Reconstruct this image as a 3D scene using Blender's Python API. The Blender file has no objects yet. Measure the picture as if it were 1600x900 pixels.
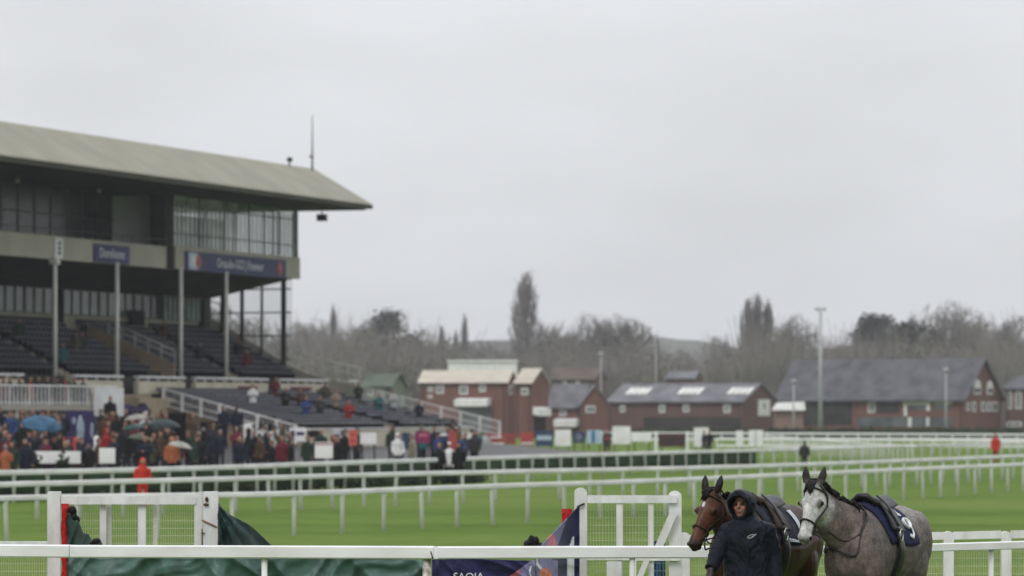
import bpy, bmesh, math, random
from math import sin, cos, pi, radians, sqrt, atan2
from mathutils import Vector, Matrix, noise

# ------------------------------------------------------------------ camera, sky, sun, exposure
SC = bpy.context.scene
COL = SC.collection
F, HY, CAMZ = 6400.0, 642.0, 2.45          # focal length in photo pixels, horizon row, eye height
cam_data = bpy.data.cameras.new('camera')
cam = bpy.data.objects.new('camera', cam_data); COL.objects.link(cam)
cam.location = (0, 0, CAMZ); cam.rotation_euler = (radians(90), 0, 0)
cam_data.sensor_width = 36.0
cam_data.lens = 36.0 * F / 1600.0
cam_data.shift_y = (HY - 450.0) / 1600.0
cam_data.clip_start = 0.5; cam_data.clip_end = 6000.0
cam_data.dof.use_dof = True
cam_data.dof.focus_distance = 37.6
cam_data.dof.aperture_fstop = 3.3
SC.camera = cam

world = bpy.data.worlds.new('World'); SC.world = world
world.use_nodes = True
wn, wl = world.node_tree.nodes, world.node_tree.links
wn.clear()
SUN_EL, SUN_AZ = radians(48), radians(205)       # sun high behind cloud, behind the photographer's left shoulder
sky = wn.new('ShaderNodeTexSky'); sky.sky_type = 'NISHITA'; sky.sun_disc = False
sky.sun_elevation = SUN_EL; sky.sun_rotation = SUN_AZ; sky.dust_density = 6.0; sky.air_density = 1.4
hsv = wn.new('ShaderNodeHueSaturation'); hsv.inputs['Saturation'].default_value = 0.25
wl.new(sky.outputs[0], hsv.inputs['Color'])
tc = wn.new('ShaderNodeTexCoord')
sep = wn.new('ShaderNodeSeparateXYZ'); wl.new(tc.outputs['Generated'], sep.inputs[0])
# overcast layer: radiance rises towards the zenith (standard overcast sky), with soft cloud variation
lum = wn.new('ShaderNodeMapRange'); lum.inputs['From Min'].default_value = 0.0; lum.inputs['From Max'].default_value = 1.0
lum.inputs['To Min'].default_value = 8.7; lum.inputs['To Max'].default_value = 15.0
wl.new(sep.outputs['Z'], lum.inputs['Value'])
mp = wn.new('ShaderNodeMapping'); mp.inputs['Scale'].default_value = (5.0, 5.0, 16.0)
wl.new(tc.outputs['Generated'], mp.inputs['Vector'])
cn = wn.new('ShaderNodeTexNoise'); cn.inputs['Scale'].default_value = 1.6; cn.inputs['Detail'].default_value = 4.0
cn.inputs['Roughness'].default_value = 0.45
wl.new(mp.outputs[0], cn.inputs['Vector'])
cr = wn.new('ShaderNodeMapRange'); cr.inputs['From Min'].default_value = 0.3; cr.inputs['From Max'].default_value = 0.7
cr.inputs['To Min'].default_value = 0.90; cr.inputs['To Max'].default_value = 1.06
wl.new(cn.outputs['Fac'], cr.inputs['Value'])
mul = wn.new('ShaderNodeMath'); mul.operation = 'MULTIPLY'
wl.new(lum.outputs[0], mul.inputs[0]); wl.new(cr.outputs[0], mul.inputs[1])
cc = wn.new('ShaderNodeVectorMath'); cc.operation = 'SCALE'; cc.inputs[0].default_value = (0.965, 0.985, 1.025)
wl.new(mul.outputs[0], cc.inputs['Scale'])
mx = wn.new('ShaderNodeMixRGB'); mx.inputs['Fac'].default_value = 0.88
wl.new(hsv.outputs[0], mx.inputs[1]); wl.new(cc.outputs[0], mx.inputs[2])
bg = wn.new('ShaderNodeBackground'); bg.inputs['Strength'].default_value = 0.10
wl.new(mx.outputs[0], bg.inputs['Color'])
wo = wn.new('ShaderNodeOutputWorld'); wl.new(bg.outputs[0], wo.inputs['Surface'])

sun_data = bpy.data.lights.new('sun', 'SUN'); sun_data.energy = 1.1; sun_data.angle = radians(20)
sun_data.color = (1.0, 0.97, 0.93)
sun = bpy.data.objects.new('sun', sun_data); COL.objects.link(sun)
# Nishita sun_rotation is measured clockwise from +Y
sd = Vector((sin(SUN_AZ) * cos(SUN_EL), cos(SUN_AZ) * cos(SUN_EL), sin(SUN_EL)))
sun.rotation_euler = (-sd).to_track_quat('-Z', 'Y').to_euler()

SC.view_settings.view_transform = 'Standard'; SC.view_settings.look = 'None'
SC.view_settings.exposure = -0.05; SC.view_settings.gamma = 1.0
SC.view_settings.use_curve_mapping = False
SC.render.engine = 'CYCLES'
SC.cycles.use_denoising = True
SC.cycles.max_bounces = 6; SC.cycles.transparent_max_bounces = 12
SC.cycles.volume_bounces = 0
SC.cycles.caustics_reflective = False; SC.cycles.caustics_refractive = False

# ------------------------------------------------------------------ helpers
def P(px, py, D):
    """the point seen at photo pixel (px, py) when it stands D metres down the view axis"""
    return Vector(((px - 800.0) / F * D, D, CAMZ - (py - HY) / F * D))
def sstep(a, b, x):
    t = max(0.0, min(1.0, (x - a) / (b - a))); return t * t * (3 - 2 * t)
def lerp(a, b, t): return a + (b - a) * t
def interp(tab, x):
    if x <= tab[0][0]: return tab[0][1:]
    for p, q in zip(tab, tab[1:]):
        if x <= q[0]:
            t = (x - p[0]) / (q[0] - p[0])
            return tuple(lerp(a, b, t) for a, b in zip(p[1:], q[1:]))
    return tab[-1][1:]

class MB:
    """collects faces; build() links them as ONE mesh object"""
    def __init__(self, tf=None):
        self.v, self.f, self.m, self.s, self.tf = [], [], [], [], tf
    def add(self, vs, fs, m=0, smooth=False):
        b = len(self.v)
        for p in vs:
            self.v.append(tuple(self.tf(*p)) if self.tf else tuple(p))
        for f in fs:
            self.f.append([b + i for i in f]); self.m.append(m); self.s.append(smooth)
        return self
    def box(self, lo, hi, m=0):
        x0, y0, z0 = lo; x1, y1, z1 = hi
        return self.add([(x0,y0,z0),(x1,y0,z0),(x1,y1,z0),(x0,y1,z0),(x0,y0,z1),(x1,y0,z1),(x1,y1,z1),(x0,y1,z1)],
                 [(0,3,2,1),(4,5,6,7),(0,1,5,4),(1,2,6,5),(2,3,7,6),(3,0,4,7)], m)
    def hexa(self, p8, m=0):
        return self.add(p8, [(0,3,2,1),(4,5,6,7),(0,1,5,4),(1,2,6,5),(2,3,7,6),(3,0,4,7)], m)
    def cbox(self, c, size, R=None, m=0):
        hx, hy, hz = size[0]/2, size[1]/2, size[2]/2
        pts = [Vector(q) for q in ((-hx,-hy,-hz),(hx,-hy,-hz),(hx,hy,-hz),(-hx,hy,-hz),(-hx,-hy,hz),(hx,-hy,hz),(hx,hy,hz),(-hx,hy,hz))]
        if R is not None: pts = [R @ q for q in pts]
        return self.hexa([q + Vector(c) for q in pts], m)
    def bar(self, a, b, w, h, m=0):
        """a box-section bar from a to b, w wide and h tall"""
        a, b = Vector(a), Vector(b); d = (b - a).normalized()
        up = Vector((0,0,1)) if abs(d.z) < 0.95 else Vector((0,1,0))
        s = d.cross(up).normalized() * (w/2); u = s.cross(d).normalized() * (h/2)
        return self.hexa([a-s-u, b-s-u, b+s-u, a+s-u, a-s+u, b-s+u, b+s+u, a+s+u], m)
    def tube(self, pts, r, n=8, m=0, cap=True, smooth=True, flat=1.0):
        pts = [Vector(p) for p in pts]
        rs = r if isinstance(r, (list, tuple)) else [r] * len(pts)
        vs, fs, prev = [], [], None
        for i, p in enumerate(pts):
            d = (pts[min(i+1, len(pts)-1)] - pts[max(i-1, 0)])
            d = d.normalized() if d.length > 1e-9 else Vector((0,0,1))
            if prev is None:
                ref = Vector((0,0,1)) if abs(d.z) < 0.9 else Vector((1,0,0))
                a = d.cross(ref).normalized()
            else:
                a = (prev - d * prev.dot(d))
                a = a.normalized() if a.length > 1e-6 else d.orthogonal().normalized()
            prev = a; b = d.cross(a)
            for k in range(n):
                t = 2*pi*k/n
                vs.append(p + a * (rs[i]*cos(t)) + b * (rs[i]*flat*sin(t)))
        for i in range(len(pts)-1):
            for k in range(n):
                k2 = (k+1) % n
                fs.append((i*n+k, i*n+k2, (i+1)*n+k2, (i+1)*n+k))
        if cap:
            fs.append(tuple(range(n-1, -1, -1))); o = (len(pts)-1)*n
            fs.append(tuple(range(o, o+n)))
        return self.add(vs, fs, m, smooth)
    def rings(self, rings, m=0, closed=True, cap=True, smooth=True):
        n = len(rings[0]); vs = [p for r in rings for p in r]; fs = []
        for i in range(len(rings)-1):
            for k in range(n if closed else n-1):
                k2 = (k+1) % n
                fs.append((i*n+k, i*n+k2, (i+1)*n+k2, (i+1)*n+k))
        if cap and closed:
            fs.append(tuple(range(n-1, -1, -1))); o = (len(rings)-1)*n
            fs.append(tuple(range(o, o+n)))
        return self.add(vs, fs, m, smooth)
    def ball(self, c, r, n=10, m=0, R=None):
        r = r if isinstance(r, (list, tuple)) else (r, r, r)
        c = Vector(c); rr = []
        for i in range(n+1):
            a = -pi/2 + pi*i/n; ca = max(cos(a), 0.02)
            ring = [Vector((r[0]*ca*cos(2*pi*k/(2*n)), r[1]*ca*sin(2*pi*k/(2*n)), r[2]*sin(a))) for k in range(2*n)]
            if R is not None: ring = [R @ q for q in ring]
            rr.append([c + q for q in ring])
        return self.rings(rr, m)
    def lathe(self, c, prof, n=16, m=0, smooth=True):
        c = Vector(c)
        return self.rings([[c + Vector((r*cos(2*pi*k/n), r*sin(2*pi*k/n), z)) for k in range(n)] for r, z in prof], m, smooth=smooth)
    def build(self, name, mats, parent=None, origin=None):
        o = Vector(origin) if origin is not None else (parent.location.copy() if parent is not None else Vector((0,0,0)))
        me = bpy.data.meshes.new(name)
        me.from_pydata([(p[0]-o.x, p[1]-o.y, p[2]-o.z) for p in self.v], [], self.f)
        mats = mats if isinstance(mats, (list, tuple)) else [mats]
        for mt in mats: me.materials.append(mt)
        me.polygons.foreach_set('material_index', self.m)
        me.polygons.foreach_set('use_smooth', self.s)
        me.update()
        ob = bpy.data.objects.new(name, me); COL.objects.link(ob)
        if parent is not None: ob.parent = parent
        else: ob.location = o
        return ob
def tag(o, label=None, cat=None, group=None, kind=None):
    if label: o['label'] = label
    if cat: o['category'] = cat
    if group: o['group'] = group
    if kind: o['kind'] = kind
    return o
def thing(name, label, cat, loc=(0,0,0), group=None):
    o = bpy.data.objects.new(name, None); COL.objects.link(o)
    o.location = loc; o.empty_display_size = 0.2
    return tag(o, label, cat, group)
def copy_tree(root, loc=None, rz=None, scale=None, label=None, group=None):
    def rec(o, par):
        c = o.copy(); COL.objects.link(c)
        if par is not None: c.parent = par
        for ch in list(kids.get(o.name, ())): rec(ch, c)
        return c
    kids = {}
    stack = [root]
    while stack:
        q = stack.pop(); kids[q.name] = list(q.children); stack += kids[q.name]
    r = rec(root, None)
    if loc is not None: r.location = loc
    if rz is not None: r.rotation_euler = (0,0,rz)
    if scale is not None: r.scale = scale if isinstance(scale, (tuple, list)) else (scale,)*3
    if label: r['label'] = label
    if group: r['group'] = group
    return r
def remesh(mb, voxel, smooth=4, factor=0.5, decimate=None):
    """fuses overlapping lofts into one continuous skin; returns (verts, faces)"""
    me = bpy.data.meshes.new('tmp'); me.from_pydata([tuple(p) for p in mb.v], [], mb.f); me.update()
    ob = bpy.data.objects.new('tmp', me); COL.objects.link(ob)
    md = ob.modifiers.new('r', 'REMESH'); md.mode = 'VOXEL'; md.voxel_size = voxel
    if smooth:
        sm = ob.modifiers.new('s', 'SMOOTH'); sm.iterations = smooth; sm.factor = factor
    if decimate:
        dm = ob.modifiers.new('d', 'DECIMATE'); dm.ratio = decimate
    dg = bpy.context.evaluated_depsgraph_get(); dg.update()
    ev = ob.evaluated_get(dg).to_mesh()
    vs = [v.co.copy() for v in ev.vertices]; fs = [list(p.vertices) for p in ev.polygons]
    ob.evaluated_get(dg).to_mesh_clear()
    bpy.data.objects.remove(ob); bpy.data.meshes.remove(me)
    return vs, fs
def text_mb(s, size, frame, depth=0.01, m=0):
    """solid lettering: frame(x, y, z) maps text plane coordinates to the world; centred at the origin"""
    cu = bpy.data.curves.new('t', 'FONT'); cu.body = s; cu.size = size; cu.align_x = 'CENTER'; cu.align_y = 'CENTER'
    cu.extrude = depth; cu.resolution_u = 3
    ob = bpy.data.objects.new('t', cu); COL.objects.link(ob)
    dg = bpy.context.evaluated_depsgraph_get(); dg.update()
    me = ob.evaluated_get(dg).to_mesh()
    vs = [frame(*v.co) for v in me.vertices]; fs = [list(p.vertices) for p in me.polygons]
    ob.evaluated_get(dg).to_mesh_clear()
    bpy.data.objects.remove(ob); bpy.data.curves.remove(cu)
    mb = MB(); mb.add(vs, fs, m); return mb

# ------------------------------------------------------------------ materials
MATS = {}
def mat(name, col, rough=0.6, var=0.12, scale=8.0, bump=0.0, bscale=None, spec=0.12, metal=0.0, col2=None, stretch=None, sheen=0.0, detail=4.0):
    if name in MATS: return MATS[name]
    m = bpy.data.materials.new(name); m.use_nodes = True
    nt = m.node_tree; n, l = nt.nodes, nt.links
    b = n['Principled BSDF']
    b.inputs['Roughness'].default_value = rough; b.inputs['Metallic'].default_value = metal
    b.inputs['Specular IOR Level'].default_value = spec
    if sheen: b.inputs['Sheen Weight'].default_value = sheen
    tcn = n.new('ShaderNodeTexCoord'); vec = tcn.outputs['Object']
    if stretch:
        mpn = n.new('ShaderNodeMapping'); mpn.inputs['Scale'].default_value = stretch
        l.new(vec, mpn.inputs['Vector']); vec = mpn.outputs[0]
    ns = n.new('ShaderNodeTexNoise'); ns.inputs['Scale'].default_value = scale; ns.inputs['Detail'].default_value = detail
    l.new(vec, ns.inputs['Vector'])
    rp = n.new('ShaderNodeValToRGB')
    c2 = col2 or tuple(max(0.0, c*(1-2*var)) for c in col)
    c1 = tuple(min(1.0, c*(1+var)) for c in col) if not col2 else col
    rp.color_ramp.elements[0].position = 0.32; rp.color_ramp.elements[0].color = (*c2, 1)
    rp.color_ramp.elements[1].position = 0.68; rp.color_ramp.elements[1].color = (*c1, 1)
    l.new(ns.outputs['Fac'], rp.inputs[0]); l.new(rp.outputs[0], b.inputs['Base Color'])
    if bump:
        nb = n.new('ShaderNodeTexNoise'); nb.inputs['Scale'].default_value = bscale or scale*4; nb.inputs['Detail'].default_value = 3
        l.new(vec, nb.inputs['Vector'])
        bp = n.new('ShaderNodeBump'); bp.inputs['Strength'].default_value = bump; bp.inputs['Distance'].default_value = 0.02
        l.new(nb.outputs['Fac'], bp.inputs['Height']); l.new(bp.outputs[0], b.inputs['Normal'])
    MATS[name] = m
    return m
def glass_mat(name, col, rough=0.08, spec=0.6, alpha=None):
    if name in MATS: return MATS[name]
    m = mat(name, col, rough, 0.25, 0.5, spec=spec)
    if alpha is not None:
        nt = m.node_tree; n, l = nt.nodes, nt.links
        out = n['Material Output']; tr = n.new('ShaderNodeBsdfTransparent'); mixs = n.new('ShaderNodeMixShader')
        mixs.inputs[0].default_value = alpha
        l.new(tr.outputs[0], mixs.inputs[1]); l.new(n['Principled BSDF'].outputs[0], mixs.inputs[2]); l.new(mixs.outputs[0], out.inputs['Surface'])
    return m
M_WHITE = mat('white_plastic', (0.80,0.80,0.82), 0.35, 0.05, 1.9, 0.05, 20, col2=(0.66,0.655,0.645), detail=8, stretch=(1,1,3))
M_WOODW = mat('white_painted_timber', (0.77,0.77,0.78), 0.55, 0.09, 7.0, 0.35, 40, stretch=(1,1,0.3), col2=(0.58,0.575,0.555), detail=9)
M_STAIN = mat('stained_post', (0.70,0.69,0.66), 0.6, 0.0, 14.0, 0.2, 40, col2=(0.20,0.15,0.10))
M_RAILD = mat('white_rail_far', (0.78,0.78,0.79), 0.5, 0.05, 0.9, col2=(0.60,0.60,0.58), detail=7)
M_DGREEN = mat('dark_green_netting', (0.030,0.062,0.026), 0.9, 0.25, 0.8, 0.3, 6)
M_TARP = mat('green_tarpaulin', (0.054,0.116,0.096), 0.42, 0.22, 5.0, 0.12, 30, spec=.35)
M_TARPD = mat('shaded_green_tarpaulin', (0.020,0.045,0.042), 0.5, 0.3, 7.0, 0.2, 30)  # darker copy of the tarpaulin green, with the shade of folds in its colour
M_NAVYB = mat('navy_banner', (0.024,0.022,0.075), 0.38, 0.15, 6.0, 0.06, 40)
M_LILAC = mat('lilac_print', (0.20,0.18,0.34), 0.4, 0.15, 6.0)
M_PINK = mat('pink_print', (0.55,0.16,0.20), 0.4, 0.15, 6.0)
M_PRINTW = mat('white_print', (0.72,0.74,0.76), 0.4, 0.1, 8.0)
M_ORANGE = mat('orange_print', (0.60,0.16,0.07), 0.4, 0.2, 20.0)
M_REDPAD = mat('red_foam', (0.42,0.02,0.018), 0.7, 0.25, 20.0, 0.5, 30)
M_BLACKC = mat('black_cloth', (0.012,0.012,0.014), 0.6, 0.3, 20.0, 0.5, 30)
M_BLUET = mat('blue_sheet', (0.02,0.10,0.26), 0.5, 0.2, 12.0)
M_RUST = mat('rusty_iron', (0.10,0.055,0.03), 0.7, 0.3, 40.0, 0.4)
M_CORD = mat('brown_cord', (0.30,0.13,0.09), 0.8, 0.2, 60.0)
M_MESH = mat('cream_wire_mesh', (0.55,0.56,0.40), 0.5, 0.05, 8.0)

# ------------------------------------------------------------------ ground
UX, UY, VX, VY = 0.321, 0.947, -0.947, 0.321          # stand axes: u runs along the stand, v runs back from the track
OX, OY = -22.5, 200.0
def G(u, v, w): return Vector((OX + UX*u + VX*v, OY + UY*u + VY*v, w))
def toG(x, y): return ((x-OX)*UX + (y-OY)*UY, (x-OX)*VX + (y-OY)*VY)
def uAt(px, v):
    k = (px - 800.0)/F
    return (k*(OY + VY*v) - OX - VX*v) / (UX - UY*k)
def vAt(px, u):
    k = (px - 800.0)/F
    return (OX + UX*u - k*(OY + UY*u)) / (k*VY - VX)
def zAt(py, u, v): return CAMZ - (py - HY)/F*(OY + UY*u + VY*v)
TRACK = -0.62
def zg(x, y):
    z = lerp(0.0, TRACK, sstep(50, 72, y))
    if y > 90:
        u, v = toG(x, y)
        r = max(0.0, min(1.0, (v + 24.0)/16.0))
        z += 1.30*r*(1 - sstep(37, 62, u))
    return z
def grid_sheet(xs, ys, fz):
    mb = MB(); nx = len(xs)
    vs = [(x, y, fz(x, y)) for y in ys for x in xs]
    fs = [(j*nx+i, j*nx+i+1, (j+1)*nx+i+1, (j+1)*nx+i) for j in range(len(ys)-1) for i in range(nx-1)]
    mb.add(vs, fs, 0, True); return mb
def grass_mat():
    m = bpy.data.materials.new('turf'); m.use_nodes = True
    nt = m.node_tree; n, l = nt.nodes, nt.links; b = n['Principled BSDF']
    b.inputs['Roughness'].default_value = 0.9; b.inputs['Specular IOR Level'].default_value = 0.03
    t = n.new('ShaderNodeTexCoord')
    def ns(scale, detail, stretch=None):
        x = n.new('ShaderNodeTexNoise'); x.inputs['Scale'].default_value = scale; x.inputs['Detail'].default_value = detail
        if stretch:
            q = n.new('ShaderNodeMapping'); q.inputs['Scale'].default_value = stretch; q.inputs['Rotation'].default_value = (0,0,radians(-28))
            l.new(t.outputs['Object'], q.inputs['Vector']); l.new(q.outputs[0], x.inputs['Vector'])
        else: l.new(t.outputs['Object'], x.inputs['Vector'])
        return x
    a = ns(0.05, 5, (1.0, 0.35, 1)); c = ns(0.9, 6); d = ns(14.0, 3)
    def mathn(op, i0, i1):
        x = n.new('ShaderNodeMath'); x.operation = op
        for k, i in enumerate((i0, i1)):
            if isinstance(i, float): x.inputs[k].default_value = i
            else: l.new(i, x.inputs[k])
        return x.outputs[0]
    bnd = n.new('ShaderNodeTexNoise'); bnd.inputs['Scale'].default_value = 1.0; bnd.inputs['Detail'].default_value = 2.0
    bq = n.new('ShaderNodeMapping'); bq.inputs['Scale'].default_value = (0.012, 0.16, 1); bq.inputs['Rotation'].default_value = (0,0,radians(-12)); l.new(t.outputs['Object'], bq.inputs['Vector']); l.new(bq.outputs[0], bnd.inputs['Vector'])
    s = mathn('ADD', mathn('ADD', mathn('MULTIPLY', a.outputs['Fac'], 0.28), mathn('MULTIPLY', bnd.outputs['Fac'], 0.30)), mathn('ADD', mathn('MULTIPLY', c.outputs['Fac'], 0.26), mathn('MULTIPLY', d.outputs['Fac'], 0.16)))
    r = n.new('ShaderNodeValToRGB'); e = r.color_ramp.elements
    e[0].position = 0.41; e[0].color = (0.076, 0.126, 0.022, 1)
    e[1].position = 0.59; e[1].color = (0.138, 0.190, 0.047, 1)
    k = e.new(0.5); k.color = (0.105, 0.168, 0.032, 1)
    l.new(s, r.inputs[0]); l.new(r.outputs[0], b.inputs['Base Color'])
    bp = n.new('ShaderNodeBump'); bp.inputs['Strength'].default_value = 0.6; bp.inputs['Distance'].default_value = 0.05
    l.new(d.outputs['Fac'], bp.inputs['Height']); l.new(bp.outputs[0], b.inputs['Normal'])
    return m
M_TURF = grass_mat()
xs = [-2000,-900,-400,-200,-120] + [-90 + 3*i for i in range(61)] + [120,200,400,900,2000]
ys = [-60,-20,10,30,44] + [48+3*i for i in range(9)] + [80,90,100,110] + [114+4*i for i in range(46)] + [310,350,400,500,650,900,1300,2000,2900]
gr = grid_sheet(xs, ys, zg).build('ground', M_TURF); tag(gr, kind='structure')

M_TARMAC = mat('wet_tarmac', (0.075,0.075,0.078), 0.5, 0.2, 0.6, 0.3, 20)
ap = MB()
us = [-70 + 4*i for i in range(28)]; vv = [-22.5 + 1.5*i for i in range(16)]
nv = len(vv); vs = []
for u in us:
    for v in vv:
        g = G(u, v, 0); vs.append((g.x, g.y, zg(g.x, g.y) + 0.06))
ap.add(vs, [(i*nv+j, (i+1)*nv+j, (i+1)*nv+j+1, i*nv+j+1) for i in range(len(us)-1) for j in range(nv-1)], 0, True)
tag(ap.build('apron_path', M_TARMAC), kind='structure')

# distant wooded rise closing the horizon
M_HILL = mat('distant_wooded_hill', (0.125,0.13,0.115), 0.95, 0.2, 0.02)  # base colour made paler to paint in some of the haze
hb = MB(); vs = []; cols = 120
for j in range(7):
    y = 1400 + 120*j
    for i in range(cols+1):
        x = -480 + 960*i/cols
        h = 30 + 6*noise.noise(Vector((x*0.009, y*0.004, 3.1))) + 2.2*noise.noise(Vector((x*0.05, y*0.02, 7.7))) + 1.0*noise.noise(Vector((x*0.21, y*0.06, 1.7)))
        h += 3.5*math.exp(-((x+10)/28.0)**2) + 1.5*math.exp(-((x-50)/25.0)**2)
        vs.append((x, y, -0.7 + h*sstep(1380, 1750, y)))
hb.add(vs, [(j*(cols+1)+i, j*(cols+1)+i+1, (j+1)*(cols+1)+i+1, (j+1)*(cols+1)+i) for j in range(6) for i in range(cols)], 0, True)
tag(hb.build('hills', M_HILL), kind='structure')

# damp air between the course and the far trees
hz = MB(); hz.box((-2050,-90,-2.0), (2050,2950,46.0))
m = bpy.data.materials.new('haze_air'); m.use_nodes = True
nt = m.node_tree; nt.nodes.clear()
pv = nt.nodes.new('ShaderNodeVolumePrincipled'); pv.inputs['Color'].default_value = (0.93,0.95,0.98,1)
pv.inputs['Density'].default_value = 0.00018; pv.inputs['Anisotropy'].default_value = 0.0
mo = nt.nodes.new('ShaderNodeOutputMaterial'); nt.links.new(pv.outputs[0], mo.inputs['Volume'])
hzo = hz.build('haze', m); tag(hzo, kind='stuff', label='pale damp rain haze hanging over the whole racecourse')

# ------------------------------------------------------------------ grandstand
M_ROOF = mat('olive_roof_sheet', (0.285,0.275,0.215), 0.5, 0.07, 0.5, 0.1, 2.0, stretch=(1,1,.35), detail=7)
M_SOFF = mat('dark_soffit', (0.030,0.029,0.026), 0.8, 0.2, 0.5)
M_FASC = mat('beige_fascia', (0.36,0.345,0.285), 0.7, 0.06, 0.6)
M_CREAM = mat('cream_wall', (0.52,0.485,0.385), 0.8, 0.08, 0.8)
M_CONC = mat('brown_concrete', (0.27,0.215,0.155), 0.85, 0.15, 0.7, 0.2, 8)
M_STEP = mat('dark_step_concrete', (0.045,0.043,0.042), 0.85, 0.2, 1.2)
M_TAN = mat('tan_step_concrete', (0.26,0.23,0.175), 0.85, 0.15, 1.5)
M_SEAT = mat('navy_seat_plastic', (0.010,0.012,0.028), 0.4, 0.3, 2.5, spec=.06)
M_SEATL = mat('wet_navy_seat_plastic', (0.024,0.026,0.048), 0.3, 0.3, 2.5, spec=.25)
M_PAN = mat('sheen_seat_pan', (0.095,0.10,0.125), 0.35, 0.35, 4.0, spec=.2)  # navy pan coloured paler, standing in for sky reflected along each row
M_PANL = mat('wet_sheen_seat_pan', (0.27,0.275,0.31), 0.25, 0.35, 4.0, spec=.5)  # pale grey painted in for the sky mirrored on the wet pans
M_GDARK = glass_mat('dark_glazing', (0.018,0.026,0.030), 0.25, 0.35)
M_GGREY = glass_mat('grey_glazing', (0.13,0.145,0.155), 0.2, 0.5)
M_GBOX = glass_mat('box_glazing', (0.68,0.72,0.72), 0.12, 0.6, alpha=0.50)  # pale diffuse tint stands in for sky reflected by the front glass
M_GEND = glass_mat('box_end_glazing', (0.60,0.74,0.68), 0.12, 0.4, alpha=0.22)
M_GSCR = glass_mat('screen_glazing', (0.74,0.76,0.77), 0.1, 0.4, alpha=0.13)
M_GRN = mat('dark_green_steel', (0.035,0.050,0.038), 0.5, 0.15, 2.0)
M_COLW = mat('off_white_column', (0.60,0.59,0.55), 0.5, 0.06, 1.5)
M_DARKIN = mat('dark_interior', (0.012,0.012,0.013), 0.9, 0.2, 0.8)
M_MULL = mat('grey_mullion', (0.10,0.105,0.10), 0.5, 0.1, 2.0)
M_BLKH = mat('black_fitting', (0.015,0.016,0.018), 0.5, 0.2, 5.0)
M_MAROON = mat('maroon_panel', (0.16,0.02,0.045), 0.5, 0.15, 3.0)
M_PURP = mat('purple_panel', (0.035,0.026,0.115), 0.5, 0.1, 2.0)
M_WHITEW = mat('white_board', (0.72,0.72,0.72), 0.6, 0.07, 1.5)
M_NAVY = mat('navy_sign', (0.040,0.045,0.125), 0.5, 0.12, 2.0)
M_LETT = mat('pale_lettering', (0.62,0.62,0.66), 0.5, 0.05, 5.0)
M_EMBL = mat('faded_red_emblem', (0.38,0.10,0.08), 0.5, 0.2, 5.0)
M_SKYP = mat('pale_blue_panel', (0.42,0.50,0.60), 0.5, 0.2, 5.0)

U0, U1 = -46.0, 33.8
stand = thing('grandstand', 'long two storey grandstand with olive roof and navy seat rows', 'grandstand', G(0,3,0.7))
gb = lambda: MB(tf=G)
# roof: front slope, back slope, ends (one closed prism with a fascia strip)
rf = gb()
prof = [(-4.0,13.82),(-4.0,14.08),(-0.45,16.15),(9.5,14.7),(9.5,13.82)]
rf.add([(U0,v,w) for v,w in prof] + [(U1,v,w) for v,w in prof],
       [(0,1,6,5),(1,2,7,6),(2,3,8,7),(3,4,9,8),(4,3,2,1,0),(5,6,7,8,9)], 0)
u = U0 + 0.6
while u < U1:                                           # standing seams of the sheet roof
    rf.add([(u-.02,-3.98,14.10),(u+.02,-3.98,14.10),(u+.02,-.47,16.15),(u-.02,-.47,16.15),(u-.02,-3.98,14.112),(u+.02,-3.98,14.112),(u+.02,-.47,16.162),(u-.02,-.47,16.162)],
           [(4,5,6,7),(0,1,5,4),(0,4,7,3),(1,2,6,5),(2,3,7,6)], 0)
    u += 1.0
roof = rf.build('roof', M_ROOF, stand)
sf = gb(); sf.box((U0,-3.7,13.74),(U1-.3,9.3,13.80)); sf.box((U0,-4.02,13.86),(U1+.02,-4.003,14.0))
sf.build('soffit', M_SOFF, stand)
# antenna mast and small fittings on the ridge, lamp under the end of the eave
an = gb(); um = 33.2
an.tube([(um,-0.6,16.0),(um,-0.6,16.9),(um,-0.6,18.2),(um,-0.6,19.15)], [.06,.05,.03,.02], 6)
an.box((um-.25,-0.7,16.75),(um-.05,-0.5,16.85)); an.tube([(um-.3,-0.65,16.80),(um,-0.6,16.80)], .03, 5); an.build('antenna', M_BLKH, roof, origin=stand.location).location = (0,0,0)
an = gb(); an.tube([(um-3.2,-.5,15.9),(um-3.2,-.5,16.6)], .05, 5); an.box((um-3.35,-.62,16.35),(um-3.05,-.4,16.55))
an.build('ridge_camera', M_BLKH, roof, origin=stand.location).location = (0,0,0)
fl = gb(); uf = uAt(503, -1.5)
fl.tube([(uf,-1.5,13.76),(uf,-1.5,13.5)], .04, 6); fl.box((uf-.2,-1.75,13.12),(uf+.2,-1.25,13.5))
fl.build('eave_lamp', M_BLKH, stand)
# lamps low under the canopy
for px in (27, 155):
    q = gb(); uq = uAt(px, 1.0); q.ball((uq,1.0,13.62), .11, 5); q.build('ceiling_lamp', M_WHITEW, stand)
# upper floor
sl = gb(); sl.add([(U0,.16,9.90),(32.4,.16,9.90),(33.9,6.2,8.80),(U0,6.2,8.80),(U0,.16,10.9),(32.4,.16,10.9),(33.9,6.2,10.9),(U0,6.2,10.9)],
       [(0,3,2,1),(4,5,6,7),(0,1,5,4),(1,2,6,5),(2,3,7,6),(3,0,4,7)])
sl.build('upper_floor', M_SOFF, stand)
fa = gb(); fa.box((U0,-.05,9.86),(13.9,.15,11.0)); fa.build('fascia_panel', M_FASC, stand)
fa = gb(); fa.box((15.0,-.10,9.88),(32.6,.15,11.08)); fa.build('fascia_panel', M_FASC, stand)
fa = gb(); fa.box((13.9,.02,9.80),(15.0,.9,13.74)); fa.build('dark_pier', M_SOFF, stand)
ug = gb(); ug.box((U0,3.0,10.92),(13.9,3.1,13.74)); glz = ug.build('balcony_glazing', M_GDARK, stand)
um_ = gb(); u = U0+1
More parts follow.
